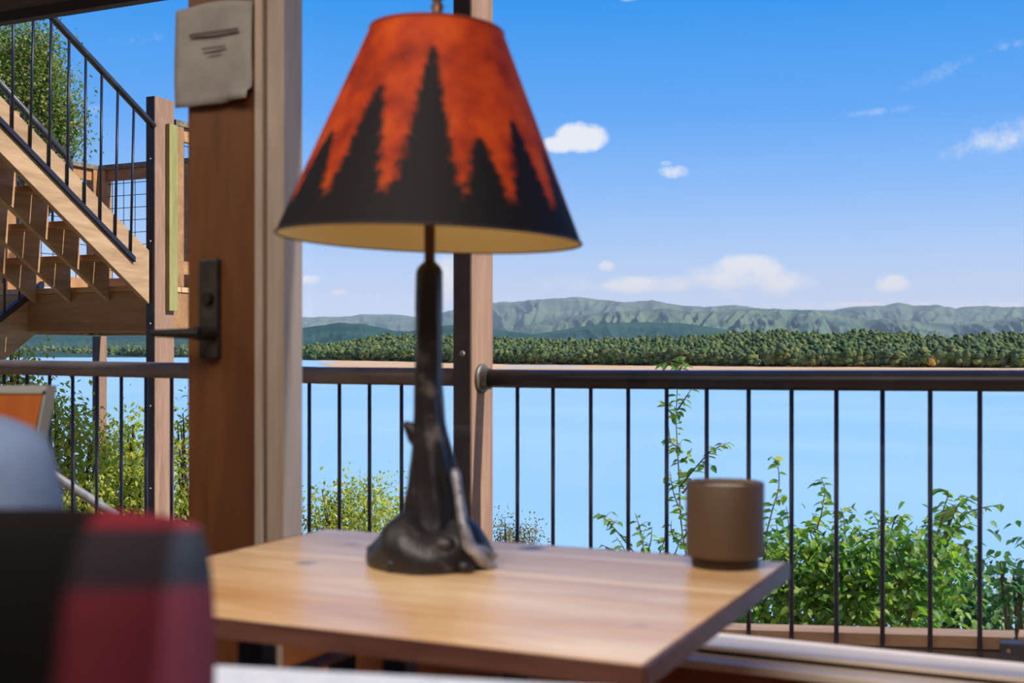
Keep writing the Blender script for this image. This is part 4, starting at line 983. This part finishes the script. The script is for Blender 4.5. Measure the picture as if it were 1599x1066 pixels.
# right-hand growth beyond the railing, left to right
plant('tall slender leafy sapling rising above the right handrail, left of the candle holder', 'sapling', (1078, 900), 4.5,
      [[(1078, 900), (1064, 820), (1060, 740), (1056, 660), (1058, 600), (1062, 556)], [(1062, 760), (1082, 735), (1110, 705), (1140, 690)], [(1064, 800), (1052, 770), (1046, 735)], [(1062, 700), (1048, 690), (1044, 668)],
       [(1068, 840), (1086, 800), (1084, 770)], [(1070, 850), (1050, 835), (1048, 812)], [(1058, 640), (1070, 622), (1080, 606)], [(1056, 650), (1044, 640), (1036, 628)], [(1060, 570), (1045, 566), (1032, 570)], [(1060, 580), (1066, 566), (1064, 550)], [(1063, 720), (1074, 712), (1080, 700)], [(1066, 770), (1080, 752), (1092, 748)]], M_leafA, .034, 34)
plant('low leafy sprigs behind the balusters left of the tall sapling', 'shrub', (1000, 900), 4.2,
      [[(1020, 900), (980, 850), (955, 820), (934, 800)], [(1010, 880), (1000, 830), (992, 800)], [(1020, 890), (1035, 850), (1040, 830)], [(990, 880), (960, 860), (938, 850)], [(1000, 890), (1015, 850), (1018, 822)], [(1040, 890), (1055, 862), (1062, 840)], [(985, 890), (975, 858), (962, 838)], [(970, 880), (950, 868), (936, 862)], [(1010, 900), (985, 870), (975, 860)]], M_leafA, .034, 34)
plant('leafy shoot with a drooping curled tip right behind the candle holder', 'sapling', (1200, 920), 4.3,
      [[(1215, 900), (1196, 850), (1205, 800), (1216, 760), (1214, 725), (1203, 712)], [(1200, 870), (1190, 830), (1188, 790)], [(1215, 880), (1240, 850), (1232, 820), (1228, 790)], [(1205, 880), (1222, 860), (1236, 850)], [(1200, 900), (1215, 850), (1212, 815)], [(1196, 900), (1194, 870), (1204, 850)]], M_leafA, .036, 30)
plant('thin shoot with upright leafy tip, between the second and third balusters right of candle holder', 'sapling', (1290, 940), 4.4,
      [[(1310, 920), (1275, 850), (1283, 800), (1288, 765), (1282, 745)], [(1290, 880), (1268, 840), (1262, 812)], [(1300, 890), (1316, 840), (1318, 812), (1312, 792)], [(1280, 870), (1250, 850), (1245, 836)], [(1285, 880), (1270, 860), (1258, 846)], [(1300, 900), (1290, 850), (1300, 830)], [(1280, 860), (1276, 820), (1268, 800)]], M_leafA, .036, 32)
plant('arching leafy branches in the middle of the right railing view', 'shrub', (1380, 940), 4.5,
      [[(1385, 930), (1370, 860), (1372, 820), (1360, 796)], [(1385, 900), (1390, 840), (1400, 805), (1410, 812)], [(1380, 900), (1350, 850), (1340, 826)], [(1390, 900), (1420, 860), (1432, 820)], [(1380, 900), (1365, 850), (1352, 836)], [(1390, 890), (1410, 850), (1418, 830)], [(1370, 900), (1340, 870), (1325, 850)], [(1395, 900), (1440, 860), (1455, 850)], [(1380, 880), (1378, 830), (1384, 805)]], M_leafA, .036, 34)
plant('tallest shoots at the far right, one leafy tip reaching past the last baluster', 'shrub', (1470, 950), 4.4,
      [[(1465, 930), (1462, 850), (1472, 800), (1480, 770), (1466, 762)], [(1470, 860), (1490, 800), (1505, 780), (1520, 775)], [(1470, 850), (1500, 810), (1525, 795), (1565, 787)], [(1468, 870), (1490, 830), (1518, 815)], [(1470, 880), (1500, 850), (1515, 870)], [(1460, 880), (1455, 830), (1450, 806)], [(1472, 840), (1490, 800), (1512, 808)], [(1470, 860), (1480, 835), (1500, 835)], [(1466, 850), (1470, 815), (1480, 795)], [(1470, 880), (1490, 860), (1502, 850)]], M_leafA, .037, 32)
def mass_bush(label, cu, y, ell, mat, n_, size, name='leafy_bush', cat='bush'):
    r = PY(cu, 1010, y); gz = float(ground(r.x, y)); o = thing(name, (r.x, y, gz), label, cat); mb = MB()
    P = []
    for (u, v, ru, rv) in ell:
        c = PY(u, v, y); sc_ = (y/ray(u)[1])/F; k = int(n_*ru*rv/1000)
        q = rng.normal(size=(k, 3)); q /= np.linalg.norm(q, axis=1, keepdims=True); q *= rng.random((k, 1))**.45
        pts = np.stack([c.x+q[:, 0]*ru*sc_, y+q[:, 1]*ru*sc_*.8, c.z+q[:, 2]*rv*sc_], 1); P.append(pts)
        for b in range(4):
            e = Vector(pts[rng.integers(k)]); base = Vector((r.x, y, gz-.1))
            mb.tube(smooth_path([base, base.lerp(e, .55)+Vector((0, .05, .15)), e]), [.008]*10+[.004]*11, 5, cap=False)
    P = np.concatenate(P); k = len(P); A = rng.random(k)*2*PI
    # leaves gather on twigs: snap groups toward shared cluster centres
    cl = P[rng.integers(0, k, k//9)]; idx = rng.integers(0, len(cl), k)
    P = cl[idx]+rng.normal(size=(k, 3))*size*1.5
    Dn = np.stack([np.cos(A), np.sin(A), -.2-rng.random(k)*.9], 1)
    leaves_mesh('foliage', P, Dn, size*(.6+.7*rng.random(k)), mat, o); mb.build('stems', M_stem, o, smooth=True); return o
mass_bush('dense green bush just right of the table corner above the kerb', 1190, 4.15, [(1190, 960, 60, 45), (1250, 910, 60, 56), (1150, 985, 40, 26), (1215, 870, 30, 30)], M_leafA, 170, .036)
mass_bush('broad bright green bush in the middle of the right railing, touching the kerb', 1370, 4.2, [(1350, 895, 75, 66), (1430, 900, 70, 66), (1300, 950, 60, 50), (1400, 975, 90, 35), (1290, 880, 40, 36)], M_leafA, 165, .037)
mass_bush('deep green broad-leaved bush at the right end of the kerb', 1520, 5.0, [(1495, 915, 48, 52), (1540, 975, 60, 28), (1480, 970, 50, 32)], M_leafE, 200, .040)  # leaves in the deeper green mix
mass_bush('yellowing bush behind the green ones low above the kerb', 1330, 5.7, [(1290, 930, 60, 45), (1390, 925, 60, 45), (1470, 955, 50, 35), (1200, 965, 50, 30)], M_leafB, 170, .040)
mass_bush('airy pale-leaved plant with whitish seed heads at the right edge', 1590, 5.6, [(1570, 920, 36, 40), (1610, 930, 40, 55), (1560, 965, 40, 30)], M_leafD, 150, .022)
mass_bush('drooping dark leaves at the right edge above the pale plant', 1600, 4.7, [(1578, 885, 22, 10), (1600, 905, 26, 16), (1590, 930, 18, 22)], M_leafE, 200, .042)
# small shrubs in the gap behind the lamp
def crown_tree(label, u, vtop, t_, ell, mat, per, size, name='tree', trunk=.06, cat='tree', simple=True, twig=4):
    x, y = ray(u)[0]*t_, ray(u)[1]*t_; gz = float(ground(np.clip(x, -59, 59), np.clip(y, 2, 59))); gz = max(gz, H_LAKE-.2)
    o = thing(name, (x, y, gz), label, cat); mb = MB(); P = []
    topz = max(PT(e[0], e[1], t_).z for e in ell)
    for (eu, ev, ru, rv) in ell:
        c = PT(eu, ev, t_); s_ = t_/F; k = int(per*ru*rv/1000); k = max(k, 30)
        q = rng.normal(size=(k, 3)); q /= np.linalg.norm(q, axis=1, keepdims=True); q *= rng.random((k, 1))**.4
        pts = np.stack([c.x+q[:, 0]*ru*s_, c.y+q[:, 1]*ru*s_, c.z+q[:, 2]*rv*s_], 1)
        cl = pts[rng.integers(0, k, max(3, k//14))]; pts = cl[rng.integers(0, len(cl), k)]+rng.normal(size=(k, 3))*size*2.2; P.append(pts)
        for b in range(twig):
            e = Vector(cl[rng.integers(len(cl))]); base = Vector((x, y, gz-.2)); mid = base.lerp(Vector(c), .6)
            mb.tube(smooth_path([base, mid, e], 6), list(np.linspace(trunk, trunk*.12, 13)), 5, cap=False)
    P = np.concatenate(P); k = len(P); A = rng.random(k)*2*PI
    Dn = np.stack([np.cos(A), np.sin(A), -.2-rng.random(k)*1.0], 1)
    leaves_mesh('foliage', P, Dn, size*(.6+.7*rng.random(k)), mat, o, simple=simple); mb.build('branches', M_bark, o, smooth=True); return o
crown_tree('round yellow-green shrub top seen left of the lamp base above the table', 560, 745, 9.5, [(545, 790, 42, 36), (590, 785, 38, 36), (520, 815, 36, 30), (560, 830, 80, 30), (640, 815, 24, 22), (510, 768, 12, 10), (490, 830, 20, 30)], M_leafB, 520, .042, 'shrub', .03, 'shrub')
crown_tree('small reddish-tipped shrub top right of the central post above the table', 800, 805, 13, [(790, 835, 18, 14), (825, 836, 18, 14), (808, 845, 30, 14), (783, 815, 7, 9)], M_leafC, 1200, .036, 'shrub', .03, 'shrub')
# trees behind the left railing
crown_tree('leafy yellow-green tree behind the left railing, at the chair back', 90, 640, 9.6, [(100, 690, 34, 44), (85, 750, 40, 45), (125, 770, 34, 44), (110, 665, 18, 16), (60, 645, 22, 30), (140, 700, 18, 24), (90, 640, 14, 18)], M_leafB, 640, .052, trunk=.04)
crown_tree('sunlit tree between the slim post and the corner post, behind the railing', 195, 660, 10.5, [(195, 700, 26, 36), (190, 750, 36, 44), (215, 760, 26, 50), (180, 790, 40, 34), (222, 690, 12, 36), (205, 660, 10, 14), (165, 720, 16, 30)], M_leafB, 640, .052, trunk=.04)
crown_tree('tree whose leaves fill the strip right of the corner post, beside the door stile', 300, 640, 10, [(292, 660, 20, 26), (285, 700, 22, 30), (290, 750, 30, 50), (280, 795, 30, 30)], M_leafB, 430, .052, trunk=.04)
crown_tree('bright leafy tree at the left edge, just behind the handrail', 10, 560, 9.0, [(12, 600, 26, 30), (30, 575, 20, 24), (-20, 600, 40, 60), (40, 625, 24, 22), (25, 548, 10, 8)], M_leafB, 360, .05, trunk=.04)
crown_tree('darker green tree filling the lower left gaps beneath the landing', 150, 780, 14, [(120, 810, 60, 40), (200, 815, 70, 34), (280, 810, 50, 40), (60, 800, 40, 40)], M_leafC, 420, .06, trunk=.05)
# big tree at the top left
M_leafF = leaf_mat('leaf_green_rust', [(96, 128, 60), (126, 154, 76), (150, 172, 84), (108, 136, 66), (186, 146, 92), (140, 162, 80), (84, 116, 62), (170, 178, 96)], .35)
crown_tree('large tree with rust-tinted green crown behind the upper staircase', -230, 30, 17, [(20, 90, 62, 60), (40, 150, 66, 70), (75, 200, 44, 60), (10, 230, 60, 80), (70, 270, 36, 50), (-60, 150, 90, 130), (0, 330, 40, 60), (-10, 440, 30, 60), (62, 75, 28, 26), (108, 180, 18, 26), (45, 300, 30, 30), (84, 115, 26, 28), (112, 225, 12, 16)], M_leafF, 1500, .058, 'large_tree', .14)
